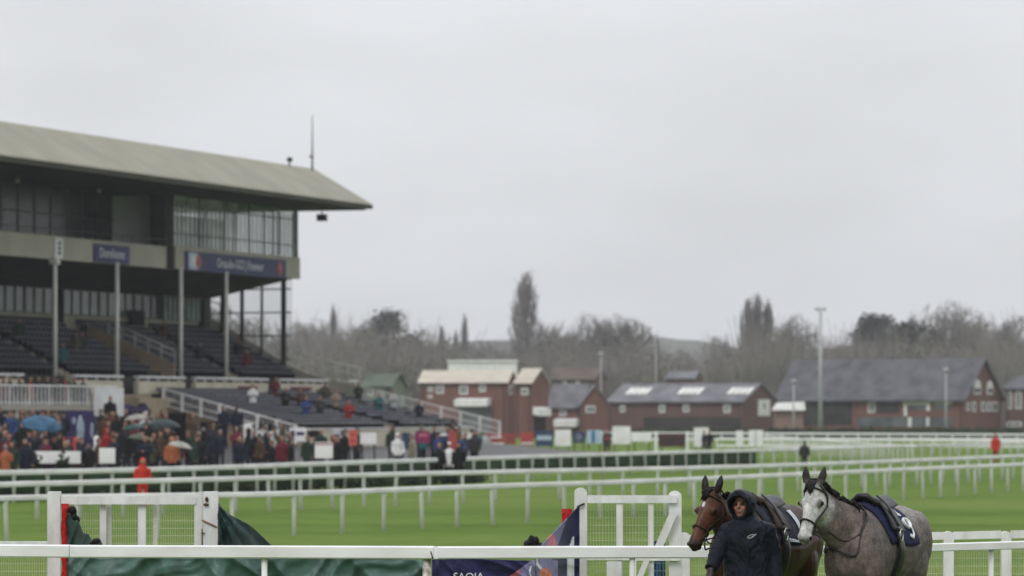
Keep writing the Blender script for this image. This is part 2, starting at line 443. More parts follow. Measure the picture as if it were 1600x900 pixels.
while u < 13.8: um_.box((u-.05,2.95,10.92),(u+.05,2.998,13.74)); u += 1.9
um_.box((U0,2.94,12.35),(13.9,2.99,12.43)); um_.build('window_frame', M_MULL, glz, origin=stand.location).location = (0,0,0)
br = gb(); br.tube([(U0,.05,11.35),(13.9,.05,11.35)], .025, 5)
u = U0+.5
while u < 13.9: br.tube([(u,.05,11.0),(u,.05,11.35)], .02, 4); u += 1.2
br.build('balcony_rail', M_MULL, stand)
# glazed box
bx = gb(); bx.box((15.0,.10,11.09),(24.0,.13,13.74)); 
bxg = bx.build('box_glazing', M_GBOX, stand)
be = gb(); be.box((24.0,.10,11.09),(32.45,.13,13.74)); be.build('box_glazing', glass_mat('clear_box_glazing', (0.55,0.66,0.62), 0.1, 0.6, alpha=0.24), stand)
be = gb(); be.box((32.42,.14,11.09),(32.45,6.0,13.74)); be.build('end_glazing', M_GEND, stand)
bm_ = gb()
for i in range(6):
    u = 15.06 + i*3.47; bm_.box((u-.07,.03,11.08),(u+.07,.098,13.74))
for i in range(30):
    u = 15.06 + i*0.578; bm_.box((u-.02,.05,11.08),(u+.02,.096,13.5))
for w in (11.75, 13.2): bm_.box((15.0,.04,w-.03),(32.45,.095,w+.03))
for i in range(7): bm_.box((32.46,.2+i*.9,11.09),(32.52,.3+i*.9,13.74))
bm_.box((32.40,0.0,11.08),(32.54,.14,13.74))
bm_.build('box_frame', M_MULL, bxg, origin=stand.location).location = (0,0,0)
bi = gb(); bi.box((15.0,5.9,10.92),(24.0,6.05,13.73)); bi.box((15.0,.2,11.0),(15.15,5.9,13.73)); bi.box((17,1.6,10.92),(25.5,1.7,12.9))
bi.build('box_inner_wall', mat('pale_inner_wall', (0.42,0.43,0.43), .9, .1, .5), stand)
# lower back wall
bw = gb(); bw.box((U0,6.0,3.0),(34.0,6.2,7.5)); bw.build('back_wall', M_FASC, stand)
lg = gb(); lg.box((U0,6.02,7.5),(26.6,6.1,9.2)); lgo = lg.build('lower_glazing', M_GGREY, stand)
lm = gb(); u = U0+.4; k = 0; out_ = [(U0,7.5),(26.6,7.5)]; teeth = []
while u < 26.3:
    t = .10 if k % 4 == 0 else .04
    teeth += [(u-t,7.56),(u-t,9.2),(u+t,9.2),(u+t,7.56)]; u += 1.15; k += 1
out_ += [(26.6,7.56)] + teeth[::-1] + [(U0,7.56)]
lm.rings([[(a,5.96,w) for a,w in out_],[(a,6.015,w) for a,w in out_]], smooth=False)
lm.build('window_frame', M_MULL, lgo, origin=stand.location).location = (0,0,0)
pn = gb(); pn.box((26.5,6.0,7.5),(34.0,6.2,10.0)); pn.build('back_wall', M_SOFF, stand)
pn = gb(); pn.box((26.7,5.7,8.75),(32.3,6.0,9.75)); pn.build('grey_panel', mat('grey_cladding', (0.17,0.165,0.15), .8, .1, .8), stand)
pn = gb(); pn.box((26.9,5.8,7.5),(32.1,5.9,8.74)); pno = pn.build('end_window', mat('greenish_glazing', (0.22,0.29,0.27), .2, .3, .9), stand)
pm = gb()
for i in range(9): pm.box((26.9+i*.65-.05,5.74,7.5),(26.9+i*.65+.05,5.79,8.74))
pm.build('window_frame', M_MULL, pno, origin=stand.location).location = (0,0,0)
pd = gb(); pd.box((32.3,5.6,6.9),(33.2,6.1,9.8)); pd.build('end_pier', M_GRN, stand)
dr = gb(); ud = uAt(206, 5.7); dr.box((ud,5.5,6.5),(ud+1.3,5.9,7.95)); dr.build('doorway', M_DARKIN, stand)
dr = gb(); ud = uAt(98, 5.7); dr.box((ud,5.85,6.9),(ud+.5,5.99,9.0)); dr.build('dark_pier', M_DARKIN, stand)
# raked deck of the upper tier
NR, V00, TR, W00, RS = 9, 0.30, 0.633, 4.20, 0.31
dk = gb()
for i in range(NR):
    v0 = V00 + TR*i; dk.box((U0,v0,3.0),(33.9,v0+TR,W00+RS*i))
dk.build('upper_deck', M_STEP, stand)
AISLES = [(2.2,3.4),(24.0,25.2),(-9.5,-8.3),(-21,-19.8)]
GAPS = AISLES + [(13.2,15.6)]
for a, b in AISLES:
    q = gb()
    for i in range(NR):
        for j in range(2):
            v0 = V00 + TR*i + j*TR/2; q.box((a,v0-.01,W00+RS*(i-1)+.02),(b,v0+TR/2-.01,W00+RS*i+(j)*RS/2+.02))
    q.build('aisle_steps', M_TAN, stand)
vw = gb()
vw.add([(15.5,5.2,3.2),(15.5,.2,3.2),(15.5,.2,4.9),(15.5,5.2,7.0),(15.7,5.2,3.2),(15.7,.2,3.2),(15.7,.2,4.9),(15.7,5.2,7.0)],
       [(0,1,2,3),(7,6,5,4),(0,4,5,1),(1,5,6,2),(2,6,7,3),(3,7,4,0)])
vwo = vw.build('stairway_wall', M_CONC, stand)
vr = gb(); vr.tube([(15.6,4.0,7.2),(15.6,.2,5.6)], .035, 5); vr.tube([(15.6,4.0,6.9),(15.6,.2,5.3)], .025, 5)
for i in range(6): vr.tube([(15.6,.2+.76*i,4.85+.42*.76*i),(15.6,.2+.76*i,5.6+.42*.76*i)], .03, 5)
vr.build('handrail', M_COLW, vwo, origin=stand.location).location = (0,0,0)
# columns
for px in (-17, 80, 177, 277, 348):
    u = uAt(px, 0); q = gb(); q.tube([(u,-.2,3.3),(u,-.2,9.95)], .11, 12); q.box((u-.2,-.4,9.6),(u+.2,0,9.86)) if px == 80 else None
    q.build('column', M_COLW, stand)
for px in (-112, -205):
    u = uAt(px, 0); q = gb(); q.tube([(u,-.2,3.3),(u,-.2,9.95)], .11, 12); q.build('column', M_COLW, stand)
# end screen of glass between green posts
sc_ = gb(); sc_.add([(34.0,.95,4.75),(34.0,6.2,7.5),(34.0,6.2,9.95),(34.0,.95,9.95),(34.03,.95,4.75),(34.03,6.2,7.5),(34.03,6.2,9.95),(34.03,.95,9.95)],
      [(0,1,2,3),(7,6,5,4),(0,4,5,1),(1,5,6,2),(2,6,7,3),(3,7,4,0)])
sco = sc_.build('end_screen', M_GSCR, stand)
q = gb()
for px, t in ((443,.13),(409,.05),(378,.09),(348,.12),(316,.16)):
    v = vAt(px, 34.0); q.box((33.93,v-t,4.6+.5*max(0,v-.5)),(34.10,v+t,10.05))
for w in (9.37, 8.04): q.box((33.96,1.0,w-.04),(34.07,6.2,w+.04))
q.box((33.96,1.0,6.68),(34.07,4.2,6.76)); q.box((33.96,1.0,9.9),(34.1,6.3,10.15)); q.box((33.96,1.0,5.38),(34.06,1.7,5.44))
q.build('screen_frame', M_GRN, sco, origin=stand.location).location = (0,0,0)
# end flank with stair and rails
fk = gb()
top = [(6.3,7.75),(5.7,7.66),(1.47,5.20),(0.0,4.55),(-3.2,3.85)]
pts = top + [(-3.2,0.4),(6.3,0.4)]
n = len(pts)
fk.add([(34.15,v,w) for v,w in pts] + [(34.4,v,w) for v,w in pts], [tuple(range(n-1,-1,-1)), tuple(range(n,2*n))] + [(i,(i+1)%n,n+(i+1)%n,n+i) for i in range(n)])
fko = fk.build('end_flank', M_FASC, stand)
fr = gb()
for dz, r in ((1.0,.04),(.55,.025)): fr.tube([(34.27,v,w+dz) for v,w in top], r, 5)
for i in range(14):
    v = 6.2 - i*.71
    w = [lerp(a[1],b[1],(a[0]-v)/(a[0]-b[0])) for a,b in zip(top,top[1:]) if b[0]<=v<=a[0]]
    if w: fr.tube([(34.27,v,w[0]),(34.27,v,w[0]+1.0)], .03, 5)
fr.build('handrail', M_COLW, fko, origin=stand.location).location = (0,0,0)
# walkway and dug-out walls at the foot of the upper tier
q = gb(); q.box((U0,-1.3,2.9),(34.0,.3,3.3)); q.build('walkway', M_STEP, stand)
for a, b in ((-90,32),(113,188),(212,285),(302,415),(434,527),(541,556)):
    ua, ub = uAt(a,-1.1), uAt(b,-1.1)
    q = gb(); q.box((ua,-1.25,2.95),(ub,-1.0,3.95)); qo = q.build('parapet', M_CREAM, stand)
    q = gb(); q.box((ua-.05,-1.28,4.12),(ub+.05,-1.0,4.22)); 
    u = ua+.1
    while u < ub: q.box((u-.04,-1.2,3.95),(u+.04,-1.1,4.12)); u += 1.3
    q.build('parapet_rail', M_WHITEW, qo, origin=stand.location).location = (0,0,0)
# seats: one seat, copied for the hundred largest in view, the rest in one mesh
def seat_mb(mb, u, v, w):
    mb.box((u-.20,v-.04,w+.36),(u+.20,v+.32,w+.42), 1); mb.box((u-.21,v+.32,w+.40),(u+.21,v+.38,w+BH)); mb.box((u-.04,v+.1,w),(u+.04,v+.3,w+.36))
def seat_rows(owner, spots, name, mtl):
    pr = MB(tf=lambda a,b,c: G(a,b,c) - G(0,0,0) if False else Vector((UX*a+VX*b, UY*a+VY*b, c)))
    seat_mb(pr, 0, 0, 0)
    def inview(s):
        g = G(*s); px = 800 + g.x/g.y*F; return 4 < px < 1596
    vis = sorted([s for s in spots if inview(s)], key=lambda s: G(*s).y)
    first = set(vis[:100]); proto = None
    for s in vis[:100]:
        if proto is None: proto = pr.build('seat', mtl, None); o = proto
        else: o = proto.copy(); COL.objects.link(o)
        o.parent = owner; o.location = G(*s) - owner.location
    rest = MB(tf=G)
    for s in spots:
        if s not in first: seat_mb(rest, *s)
    tag(rest.build('seats', mtl, owner), kind='stuff')
rng = random.Random(5)
spots = []
for i in range(NR):
    u = -44.0
    while u < 33.4:
        if not any(a-.2 < u < b+.2 for a, b in GAPS): spots.append((round(u,2), V00+TR*i+.12, W00+RS*i))
        u += 0.53
BH = .63
seat_rows(stand, spots, 'seat', [M_SEAT, M_PAN])

# ------------------------------------------------------------------ lower terrace
ter = thing('seating_terrace', 'lower open terrace of wet navy seats below the cream parapets', 'terrace', G(20,-6,0.7))
q = gb(); LT, LW = 0.93, 0.205
for i in range(9):
    v1 = -1.3 - LT*i; q.box((9.0,v1-LT,0.3),(34.0,v1,3.28-LW*(i+1)))
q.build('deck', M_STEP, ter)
for a, b in ((22.4,24.4),(30.5,31.3)):
    q = gb()
    for i in range(9): q.box((a,-1.3-LT*(i+1)-.02,3.28-LW*(i+2)),(b,-1.3-LT*i-.02,3.28-LW*(i+1)+.10))
    q.build('aisle_steps', M_TAN, ter)
q = gb(); pts = [(-1.25,2.95),(-2.2,2.70),(-9.8,.80),(-9.8,.2),(-1.25,.2)]
q.add([(8.7,v,w) for v,w in pts]+[(9.0,v,w) for v,w in pts], [(0,1,2,3,4),(9,8,7,6,5)]+[(i,i+5,(i+1)%5+5,(i+1)%5) for i in range(5)])
q.build('flank_wall', M_CONC, ter)
for a, b in ((-3.4,-2.2),(-5.6,-4.2),(-7.8,-6.6)):
    q = gb(); q.box((8.64,a,.3),(8.69,b,2.0+.22*(b+1.25)+.55)); q.build('dark_opening', M_DARKIN, ter)
def rail_line(us, vs_, ws, h, pw, name, owner, mtl, panels=True, step=0.95):
    mb = gb(); L = abs(vs_[1]-vs_[0])
    n_ = max(2, int(L/step))
    for i in range(n_+1):
        t = i/n_; v = lerp(vs_[0],vs_[1],t); w = lerp(ws[0],ws[1],t); u = lerp(us[0],us[1],t)
        mb.box((u-pw,v-pw,w),(u+pw,v+pw,w+h+.05))
    for dz, th in ((h,.038),(h*.5,.022),(h*.12,.022)):
        a = (us[0],vs_[0],ws[0]+dz); b = (us[1],vs_[1],ws[1]+dz)
        mb.add([(a[0]-.03,a[1],a[2]-th),(b[0]-.03,b[1],b[2]-th),(b[0]+.03,b[1],b[2]-th),(a[0]+.03,a[1],a[2]-th),(a[0]-.03,a[1],a[2]+th),(b[0]-.03,b[1],b[2]+th),(b[0]+.03,b[1],b[2]+th),(a[0]+.03,a[1],a[2]+th)],
               [(0,3,2,1),(4,5,6,7),(0,1,5,4),(1,2,6,5),(2,3,7,6),(3,0,4,7)])
    if panels:
        m_ = n_*6
        for i in range(m_):
            t = i/m_; v = lerp(vs_[0],vs_[1],t); w = lerp(ws[0],ws[1],t); u = lerp(us[0],us[1],t)
            mb.box((u-.010,v-.010,w+.1),(u+.010,v+.010,w+h))
    return mb.build(name, mtl, owner)
rail_line((8.60,8.60),(-2.2,-9.4),(2.65,.80),.92,.06,'white_railing',ter,M_RAILD)
rail_line((34.3,34.3),(-3.3,-11.4),(2.95,1.0),.85,.06,'white_railing',ter,mat('grey_white_rail',(0.56,0.56,0.55),.6,.1,1.0),step=1.1)
q = gb(); q.box((9.0,-9.95,.2),(34.0,-9.7,1.50)); q.build('front_wall', M_CREAM, ter)
q = gb(); q.box((9.0,-10.0,1.505),(34.0,-9.66,1.57)); q.build('front_coping', M_RAILD, ter)
spots = []
for i in range(9):
    u = 9.5
    while u < 33.6:
        if not (22.1 < u < 24.7 or 30.2 < u < 31.6): spots.append((round(u,2), -1.3-LT*(i+1)+.35, 3.28-LW*(i+1)))
        u += 0.53
BH = .57
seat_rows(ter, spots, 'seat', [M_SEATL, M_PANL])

# balcony block to the left of the terrace
vb = thing('viewing_balcony', 'low balcony block with white picket railing behind the crowd', 'balcony', G(-10,-3,0.7))
q = gb(); q.box((-30,-4.0,2.10),(-1.2,-1.3,2.30)); q.box((-30,-4.2,2.48),(-1.2,-4.0,2.72)); q.build('floor_slab', M_FASC, vb)
q = gb(); q.box((-30,-1.5,.3),(8.7,-1.3,3.28)); q.build('rear_wall', M_CONC, vb)
q = gb(); q.box((-30,-4.12,3.58),(-1.2,-4.02,3.66)); q.box((-30,-4.1,2.80),(-1.2,-4.04,2.85))
u = -29.9; k = 0
while u < -1.2:
    t = .07 if k % 5 == 0 else .03
    q.box((u-t,-4.1,2.72),(u+t,-4.04,3.6)); u += .42; k += 1
q.build('white_railing', M_RAILD, vb)
ua, ub = uAt(147,-4.3), uAt(192,-4.3); q = gb(); q.box((ua,-4.35,2.2),(ub,-4.25,3.55)); q.build('white_panel', M_WHITEW, vb)
for px in (24, 103, 152):
    u = uAt(px,-4); q = gb(); q.box((u-.1,-4.1,.4),(u+.1,-3.9,2.48)); q.build('post', M_COLW, vb)
ua, ub = uAt(212,-2.2), uAt(285,-2.2); q = gb(); q.box((ua,-2.4,.3),(ub,-1.5,3.1)); q.build('tan_pier', mat('tan_render', (0.38,0.31,0.22), .85, .1, .8), vb)
ua, ub = uAt(170,-3), uAt(216,-3); q = gb(); q.box((ua,-3.2,.3),(ub,-1.5,1.7)); q.build('tan_pier', M_CONC, vb)

# ------------------------------------------------------------------ signs on the stand
def sign_frame(u0, v0, w0):
    return lambda x, y, z: G(u0 + x, v0 - z, w0 + y)
ua, ub = uAt(146,-.08), uAt(201,-.08); uc = (ua+ub)/2
s1 = thing('sign', 'small navy sign with pale lettering on the left beige fascia', 'sign', G(uc,-.1,9.95))
q = gb(); q.box((ua,-.14,9.90),(ub,-.055,10.82)); q.build('panel', M_NAVY, s1)
text_mb('Dornloone', .68, sign_frame(uc,-.145,10.36), .012).build('lettering', M_LETT, s1)
ua, ub = uAt(85,-.08), uAt(97,-.08); uc = (ua+ub)/2
s2 = thing('sign', 'narrow upright white sign on the left beige fascia above a column', 'sign', G(uc,-.1,9.95))
q = gb(); q.box((ua,-.13,9.92),(ub,-.055,10.92)); q.build('panel', M_WHITEW, s2)
q = gb()
for i in range(3): q.ball((uc,-.135,10.18+.24*i), (.10,.10,.10), 5)
q.build('mark', M_MULL, s2)
ua, ub = uAt(289,-.12), uAt(445,-.12)
s3 = thing('sign', 'long navy sign with red emblems under the glazed box', 'sign', G((ua+ub)/2,-.15,9.95))
q = gb(); q.box((ua,-.20,9.84),(ub,-.105,10.86)); q.build('panel', M_NAVY, s3)
q = gb(); q.box((ua+.3,-.215,9.92),(ua+1.55,-.20,10.80)); q.build('pale_badge', M_SKYP, s3)
q = gb(); q.ball((ua+.92,-.216,10.4), (.36,.02,.30), 6); q.build('badge_mark', M_LETT, s3)
for px in (310, 437):
    uu = uAt(px,-.2); q = gb(); q.ball((uu,-.205,10.35), (.42,.03,.36), 6); q.ball((uu,-.205,10.62), (.16,.03,.14), 5); q.ball((uu,-.205,10.06), (.2,.03,.12), 5); q.build('emblem', M_EMBL, s3)
text_mb('Orsaolo-GCI | Foxwor', .70, sign_frame((uAt(321,-.2)+uAt(428,-.2))/2,-.205,10.35), .012).build('lettering', M_LETT, s3)
for px0, px1, lab in ((373,402,'maroon notice board on the cream parapet nearer the white column'),(455,487,'maroon notice board on the cream parapet at the stand end')):
    ua, ub = uAt(px0,-1.3), uAt(px1,-1.3)
    s = thing('notice_board', lab, 'notice board', G((ua+ub)/2,-1.3,3.3), 'maroon boards on the parapets')
    q = gb(); q.box((ua,-1.32,3.22),(ub,-1.26,3.78)); q.build('panel', M_MAROON, s)
    q = gb(); q.box((ua+.2,-1.335,3.45),(ub-.2,-1.32,3.6)); q.build('lettering', M_LETT, s)
ua, ub = uAt(105,-4.3), uAt(150,-4.3)
s = thing('hanging_banner', 'tall purple panel with pale figures hung below the balcony', 'banner', G((ua+ub)/2,-4.3,.9))
q = gb(); q.box((ua,-4.30,.75),(ub,-4.24,2.46)); q.build('sheet', M_PURP, s)
q = gb(); c = lerp(ua,ub,.45); q.ball((c,-4.31,1.55),(.45,.03,.62),6); q.ball((c,-4.31,2.05),(.2,.03,.2),5); q.ball((lerp(ua,ub,.22),-4.31,1.98),(.22,.02,.18),5); q.ball((lerp(ua,ub,.85),-4.31,1.5),(.2,.02,.4),5)
q.build('print', M_SKYP, s)
ua, ub = uAt(194,-3.3), uAt(231,-3.3)
s = thing('hanging_cloth', 'crumpled dark purple cloth hung on the tan wall', 'banner', G((ua+ub)/2,-3.3,1.9))
q = gb(); q.rings([[(lerp(ua,ub,i/10),-3.3-.1*sin(i*1.7),2.75+.1*sin(i)),(lerp(ua,ub,i/10),-3.42-.1*sin(i*2.1),2.4+.08*sin(i*1.3)),(lerp(ua,ub,i/10),-3.28,2.05+.12*sin(i*2.3)),(lerp(ua,ub,i/10),-3.22,2.4)] for i in range(11)], 0)
q.build('sheet', mat('purple_fabric', (0.045,0.03,0.10), .6, .35, 4.0), s)

# ------------------------------------------------------------------ running rails out on the course
def path_from(pts, zrail):
    """photo points along the top of a rail of known height -> world points on the ground below it"""
    out = []
    for px, py in pts:
        D = (CAMZ - zrail) * F / (py - HY); out.append(Vector(((px-800)/F*D, D, 0)))
    return out
def resample(pts, step):
    res, acc, nxt = [], 0.0, 0.0
    for a, b in zip(pts, pts[1:]):
        L = (b-a).length
        while nxt <= acc + L + 1e-9:
            t = (nxt-acc)/L; res.append((a.lerp(b, t), (b-a).normalized())); nxt += step
        acc += L
    return res
def smooth_path(pts, n=6):
    out = []
    for i in range(len(pts)-1):
        p0, p1, p2, p3 = pts[max(i-1,0)], pts[i], pts[i+1], pts[min(i+2,len(pts)-1)]
        for k in range(n):
            t = k/n
            out.append(0.5*((2*p1)+(p2-p0)*t+(2*p0-5*p1+4*p2-p3)*t*t+(3*p1-p0-3*p2+p3)*t*t*t))
    out.append(pts[-1]); return out
def running_rail(name, label, pts, step, post_r, rail_h, rail_w, group=None, zr=None, rails=(1.0,), mtl=None, H=1.1, seed=1):
    zr = TRACK + H if zr is None else zr
    path = smooth_path(path_from(pts, zr))
    mid = path[len(path)//2]
    t = thing(name, label, 'rail', (mid.x, mid.y, TRACK), group)
    rg = random.Random(seed)
    for fr_ in rails:
        mb = MB(); rr = []
        for i, p in enumerate(path):
            d = (path[min(i+1,len(path)-1)] - path[max(i-1,0)]).normalized(); s = Vector((d.y,-d.x,0))
            zc = TRACK + (zr - TRACK)*fr_ - rail_h/2 + rg.uniform(-.006,.006)
            rr.append([p + s*(rail_w/2*a) + Vector((0,0,zc + rail_h/2*b)) for a, b in ((-1,-.6),(-.6,-1),(.6,-1),(1,-.6),(1,.6),(.6,1),(-.6,1),(-1,.6))])
        mb.rings(rr, smooth=False); mb.build('rail', mtl or M_RAILD, t)
    for p, d in resample(path, step):
        mb = MB(); s = Vector((d.y,-d.x,0))*.05
        lean = rg.uniform(-.035,.035)
        mb.tube([p - s + Vector((lean,0,TRACK-.1)), p - s + Vector((0,0,TRACK+(zr-TRACK)*.8)), p + Vector((0,0,zr-rail_h*.5))], post_r, 8)
        mb.build('post', mtl or M_RAILD, t)
    return t
rb = running_rail('running_rail', 'nearest long white running rail crossing the turf just above the front fence',
    [(-60,777),(62,773),(457,767),(800,755),(1070,746),(1200,740),(1600,723),(1670,720)], 2.15, .050, .135, .11, 'white running rails', seed=2)
rc = running_rail('running_rail', 'second white running rail across the turf, between the nearest one and the netted one',
    [(-60,755),(0,753),(300,746),(600,738),(920,731),(1200,725),(1600,710),(1670,707)], 1.95, .055, .15, .12, 'white running rails', seed=3)
rd = running_rail('running_rail', 'third white running rail with dark green netting, closest to the crowd',
    [(-60,737),(0,735),(300,728),(600,718),(920,708),(1220,700),(1600,690),(1670,688)], 1.95, .060, .18, .13, 'white running rails', seed=4)
# netting hung under the third rail, up to where it ends
path = smooth_path(path_from([(-60,737),(0,735),(300,728),(600,718),(920,708),(1186,701)], TRACK+1.1), 12)
mb = MB(); rr = []
for i, p in enumerate(path):
    d = (path[min(i+1,len(path)-1)] - path[max(i-1,0)]).normalized(); s = Vector((-d.y,d.x,0))*.14
    w = .02*sin(i*1.9); zb = .30 + .05*sin(i*.7)
    rr.append([p+s*(1+w)+Vector((0,0,TRACK+zb)), p+s*(1.15-w)+Vector((0,0,TRACK+.6)), p+s+Vector((0,0,TRACK+.93)), p+s*1.12+Vector((0,0,TRACK+.93)), p+s*1.3+Vector((0,0,TRACK+.6)), p+s*1.13+Vector((0,0,TRACK+zb))])
mb.rings(rr, smooth=True)
mb.build('netting', M_DGREEN, rd)
M_RAILF = mat('white_rail_distant', (0.78,0.78,0.79), 0.6, 0.05, 0.4)
running_rail('running_rail', 'distant two bar white rail nearest the dark hedge below the large slate roof', [(940,675),(1190,676),(1640,678)], 1.7, .06, .16, .12, 'white running rails', rails=(1.0,.5), mtl=M_RAILF, seed=5)
running_rail('running_rail', 'distant two bar white rail a little in front of the one along the hedge', [(1120,684),(1400,684.5),(1660,685)], 1.6, .06, .14, .12, 'white running rails', rails=(1.0,.52), mtl=M_RAILF, seed=6)
running_rail('running_rail', 'short distant white rail curving up from behind the two white boards', [(1195,680),(1330,690),(1430,696)], 1.9, .05, .10, .1, 'white running rails', rails=(1.0,), mtl=M_RAILF, seed=7)

# ------------------------------------------------------------------ front fence and the timber fence behind it
def sweep_box(path, w, h, ztop, bev=.2):
    mb = MB(); rr = []
    for i, p in enumerate(path):
        d = (path[min(i+1,len(path)-1)] - path[max(i-1,0)]).normalized(); s = Vector((d.y,-d.x,0))
        zc = ztop - h/2
        rr.append([p + s*(w/2*a) + Vector((0,0,zc + h/2*b)) for a, b in ((-1,-1+bev),(-1+bev,-1),(1-bev,-1),(1,-1+bev),(1,1-bev),(1-bev*2,1),(-1+bev*2,1),(-1,1-bev))])
    mb.rings(rr, smooth=False); return mb
ZT = 1.127
n1 = thing('front_rail', 'nearest white box rail running across the bottom of the view in front of the tarpaulins', 'rail', (0,40.3,0))
def n1path(pts): return path_from(pts, ZT)
sweep_box(n1path([(-70,850.2),(20,850.6),(110,851.2)]), .11, .127, ZT).build('rail', M_WHITE, n1)
sweep_box(n1path([(110.6,851.6),(360,852.2),(678,853.3)]), .11, .125, ZT).build('rail', M_WHITE, n1)
sweep_box(n1path([(684,853.8),(900,853.2),(1108,852.9)]), .11, .120, ZT).build('rail', M_WHITE, n1)
jb = MB(); p = n1path([(681,853.5)])[0]
jb.cbox(p + Vector((0,0,ZT-.062)), (.045,.10,.116)); jb.build('joint_sleeve', M_WHITE, n1)
rs = MB(); p = n1path([(673,853.5)])[0]
rs.tube([p+Vector((0,-.062,ZT-.045)), p+Vector((.012,-.0615,ZT-.085)), p+Vector((.02,-.06,ZT-.12))], .007, 6); rs.build('rust_streak', M_RUST, n1)
for px, py, r, mt in ((-40,850.4,.030,M_WHITE),(413,852.4,.029,M_WHITE),(667,853.2,.042,M_STAIN),(988,853.2,.028,M_WOODW)):
    p = n1path([(px,py)])[0]; q = MB(); q.tube([p+Vector((0,.02,-.05)), p+Vector((0,.02,ZT-.11))], r, 12); q.build('post', mt, n1)
n1r = thing('front_rail', 'white box rail on thin posts passing behind the two horses to the right edge', 'rail', (4,41.2,0))
sweep_box(n1path([(1112,853.0),(1200,853.4),(1300,853.2),(1450,849.4),(1600,845.2),(1690,842.5)]), .10, .080, ZT).build('rail', M_WHITE, n1r)
for px, py in ((1118,853.0),(1330,852.6),(1549,846.6),(1680,842.8)):
    p = n1path([(px,py)])[0]; q = MB(); q.tube([p+Vector((0,.02,-.05)), p+Vector((0,.02,ZT-.07))], .026, 12); q.build('post', M_WOODW, n1r)

D2 = 46.0; S2 = F/D2
def X2(px, D=D2): return (px-800)/F*D
def Z2(py, D=D2): return CAMZ-(py-HY)/F*D
def board(owner, name, px0, px1, py0, py1, D, th, mt=M_WOODW, bev=True):
    """flat timber between two photo corners, th thick"""
    x0, x1 = X2(px0,D), X2(px1,D); z1, z0 = Z2(py0,D), Z2(py1,D); q = MB()
    b = min(.008, (x1-x0)/5, (z1-z0)/5)
    prof = [(x0+b,z0),(x1-b,z0),(x1,z0+b),(x1,z1-b),(x1-b,z1),(x0+b,z1),(x0,z1-b),(x0,z0+b)]
    q.rings([[Vector((x,D-th/2,z)) for x,z in prof],[Vector((x,D+th/2,z)) for x,z in prof]], smooth=False)
    return q.build(name, mt, owner)
def wire_mesh(owner, px0, px1, py0, py1, D, dx=.0265, dz=.086, seed=0):
    rg = random.Random(seed); q = MB(); x0, x1, z1, z0 = X2(px0,D), X2(px1,D), Z2(py0,D), Z2(py1,D)
    x = x0
    while x <= x1:
        j = rg.uniform(-.002,.002); q.bar((x+j,D,z0),(x-j,D,z1),.0034,.0034); x += dx
    z = z0 + .03
    while z <= z1:
        q.bar((x0,D+.004,z+rg.uniform(-.004,.004)),(x1,D+.004,z+rg.uniform(-.004,.004)),.0045,.0045); z += dz
    return q.build('wire_mesh', M_MESH, owner)
lf = thing('timber_fence', 'white timber fence panel with wire mesh between two square posts by the dark tarpaulin', 'fence', (X2(210),D2,0), 'white timber fences')
board(lf, 'post', 75, 95, 768, 1075, D2, .14)
board(lf, 'post', 318, 341, 768, 1075, D2, .15)
board(lf, 'top_rail', 95.6, 306, 775, 788, D2-.03, .06)
board(lf, 'stile', 304, 317, 770, 1060, D2-.02, .05)
for a, b, dd in ((156,166,.02),(166.5,174,.10),(216,228,.0),(239,246,.10)):
    board(lf, 'picket', a, b, 788.5, 1060, D2+dd, .03)
board(lf, 'bottom_rail', 97, 303, 985, 998, D2-.03, .05)
wire_mesh(lf, 97, 304, 789, 985, D2+.05, seed=1)
q = MB(); q.ball((X2(324),D2-.09,Z2(780)), (.020,.02,.030), 6); q.ball((X2(323),D2-.09,Z2(788)), (.032,.02,.016), 6); q.build('latch', M_RUST, lf)
q = MB(); q.tube([(X2(316),D2-.085,Z2(812)),(X2(327),D2-.092,Z2(817)),(X2(339),D2-.08,Z2(823)),(X2(343),D2-.02,Z2(824))], .009, 6); q.build('cord', M_CORD, lf)
q = MB(); q.tube([(X2(316.5),D2-.07,Z2(826)),(X2(316.8),D2-.07,Z2(855))], .006, 5); q.bar((X2(315.5),D2-.08,Z2(833)),(X2(321),D2-.08,Z2(833)), .012,.012); q.build('hinge_pin', M_RUST, lf)
ll = thing('timber_fence', 'white post and rail fence with wire mesh at the left edge of the view', 'fence', (X2(-20),D2,0), 'white timber fences')
board(ll, 'top_rail', -80, 74, 846, 853, D2+.01, .10); board(ll, 'post', -85, -66, 838, 1075, D2, .13)
wire_mesh(ll, -64, 74, 866, 1040, D2+.05, seed=2)

rt = thing('timber_fence', 'white timber fence panel with a diagonal brace beside the banner and the bay horse', 'fence', (X2(985),D2,0), 'white timber fences')
def round_post(owner, px0, px1, py0, D, th):
    x0, x1 = X2(px0,D), X2(px1,D); z1 = Z2(py0,D); r = (x1-x0)/2; xc = (x0+x1)/2; q = MB(); prof = [(x0,-.1)]
    prof = [(x0,-.1),(x1,-.1)] + [(xc+r*cos(pi*i/8), z1-r*.8+r*.8*sin(pi*i/8)) for i in range(9)]
    q.rings([[Vector((x,D-th/2,z)) for x,z in prof],[Vector((x,D+th/2,z)) for x,z in prof]], smooth=False)
    return q.build('post', M_WOODW, owner)
round_post(rt, 897.5, 917, 762, D2, .14); round_post(rt, 1045, 1064.5, 767, D2, .14)
board(rt, 'top_rail', 917.5, 1058, 774, 786, D2-.085, .05)
board(rt, 'picket', 963, 973, 786.5, 1060, D2-.08, .03); board(rt, 'picket', 1013, 1021, 786.5, 1060, D2-.08, .03)
board(rt, 'picket', 948, 971, 877, 1060, D2-.12, .02)
board(rt, 'mid_rail', 917.5, 985, 871, 875, D2-.10, .06); board(rt, 'mid_rail', 992, 1062, 871, 876, D2-.10, .06)
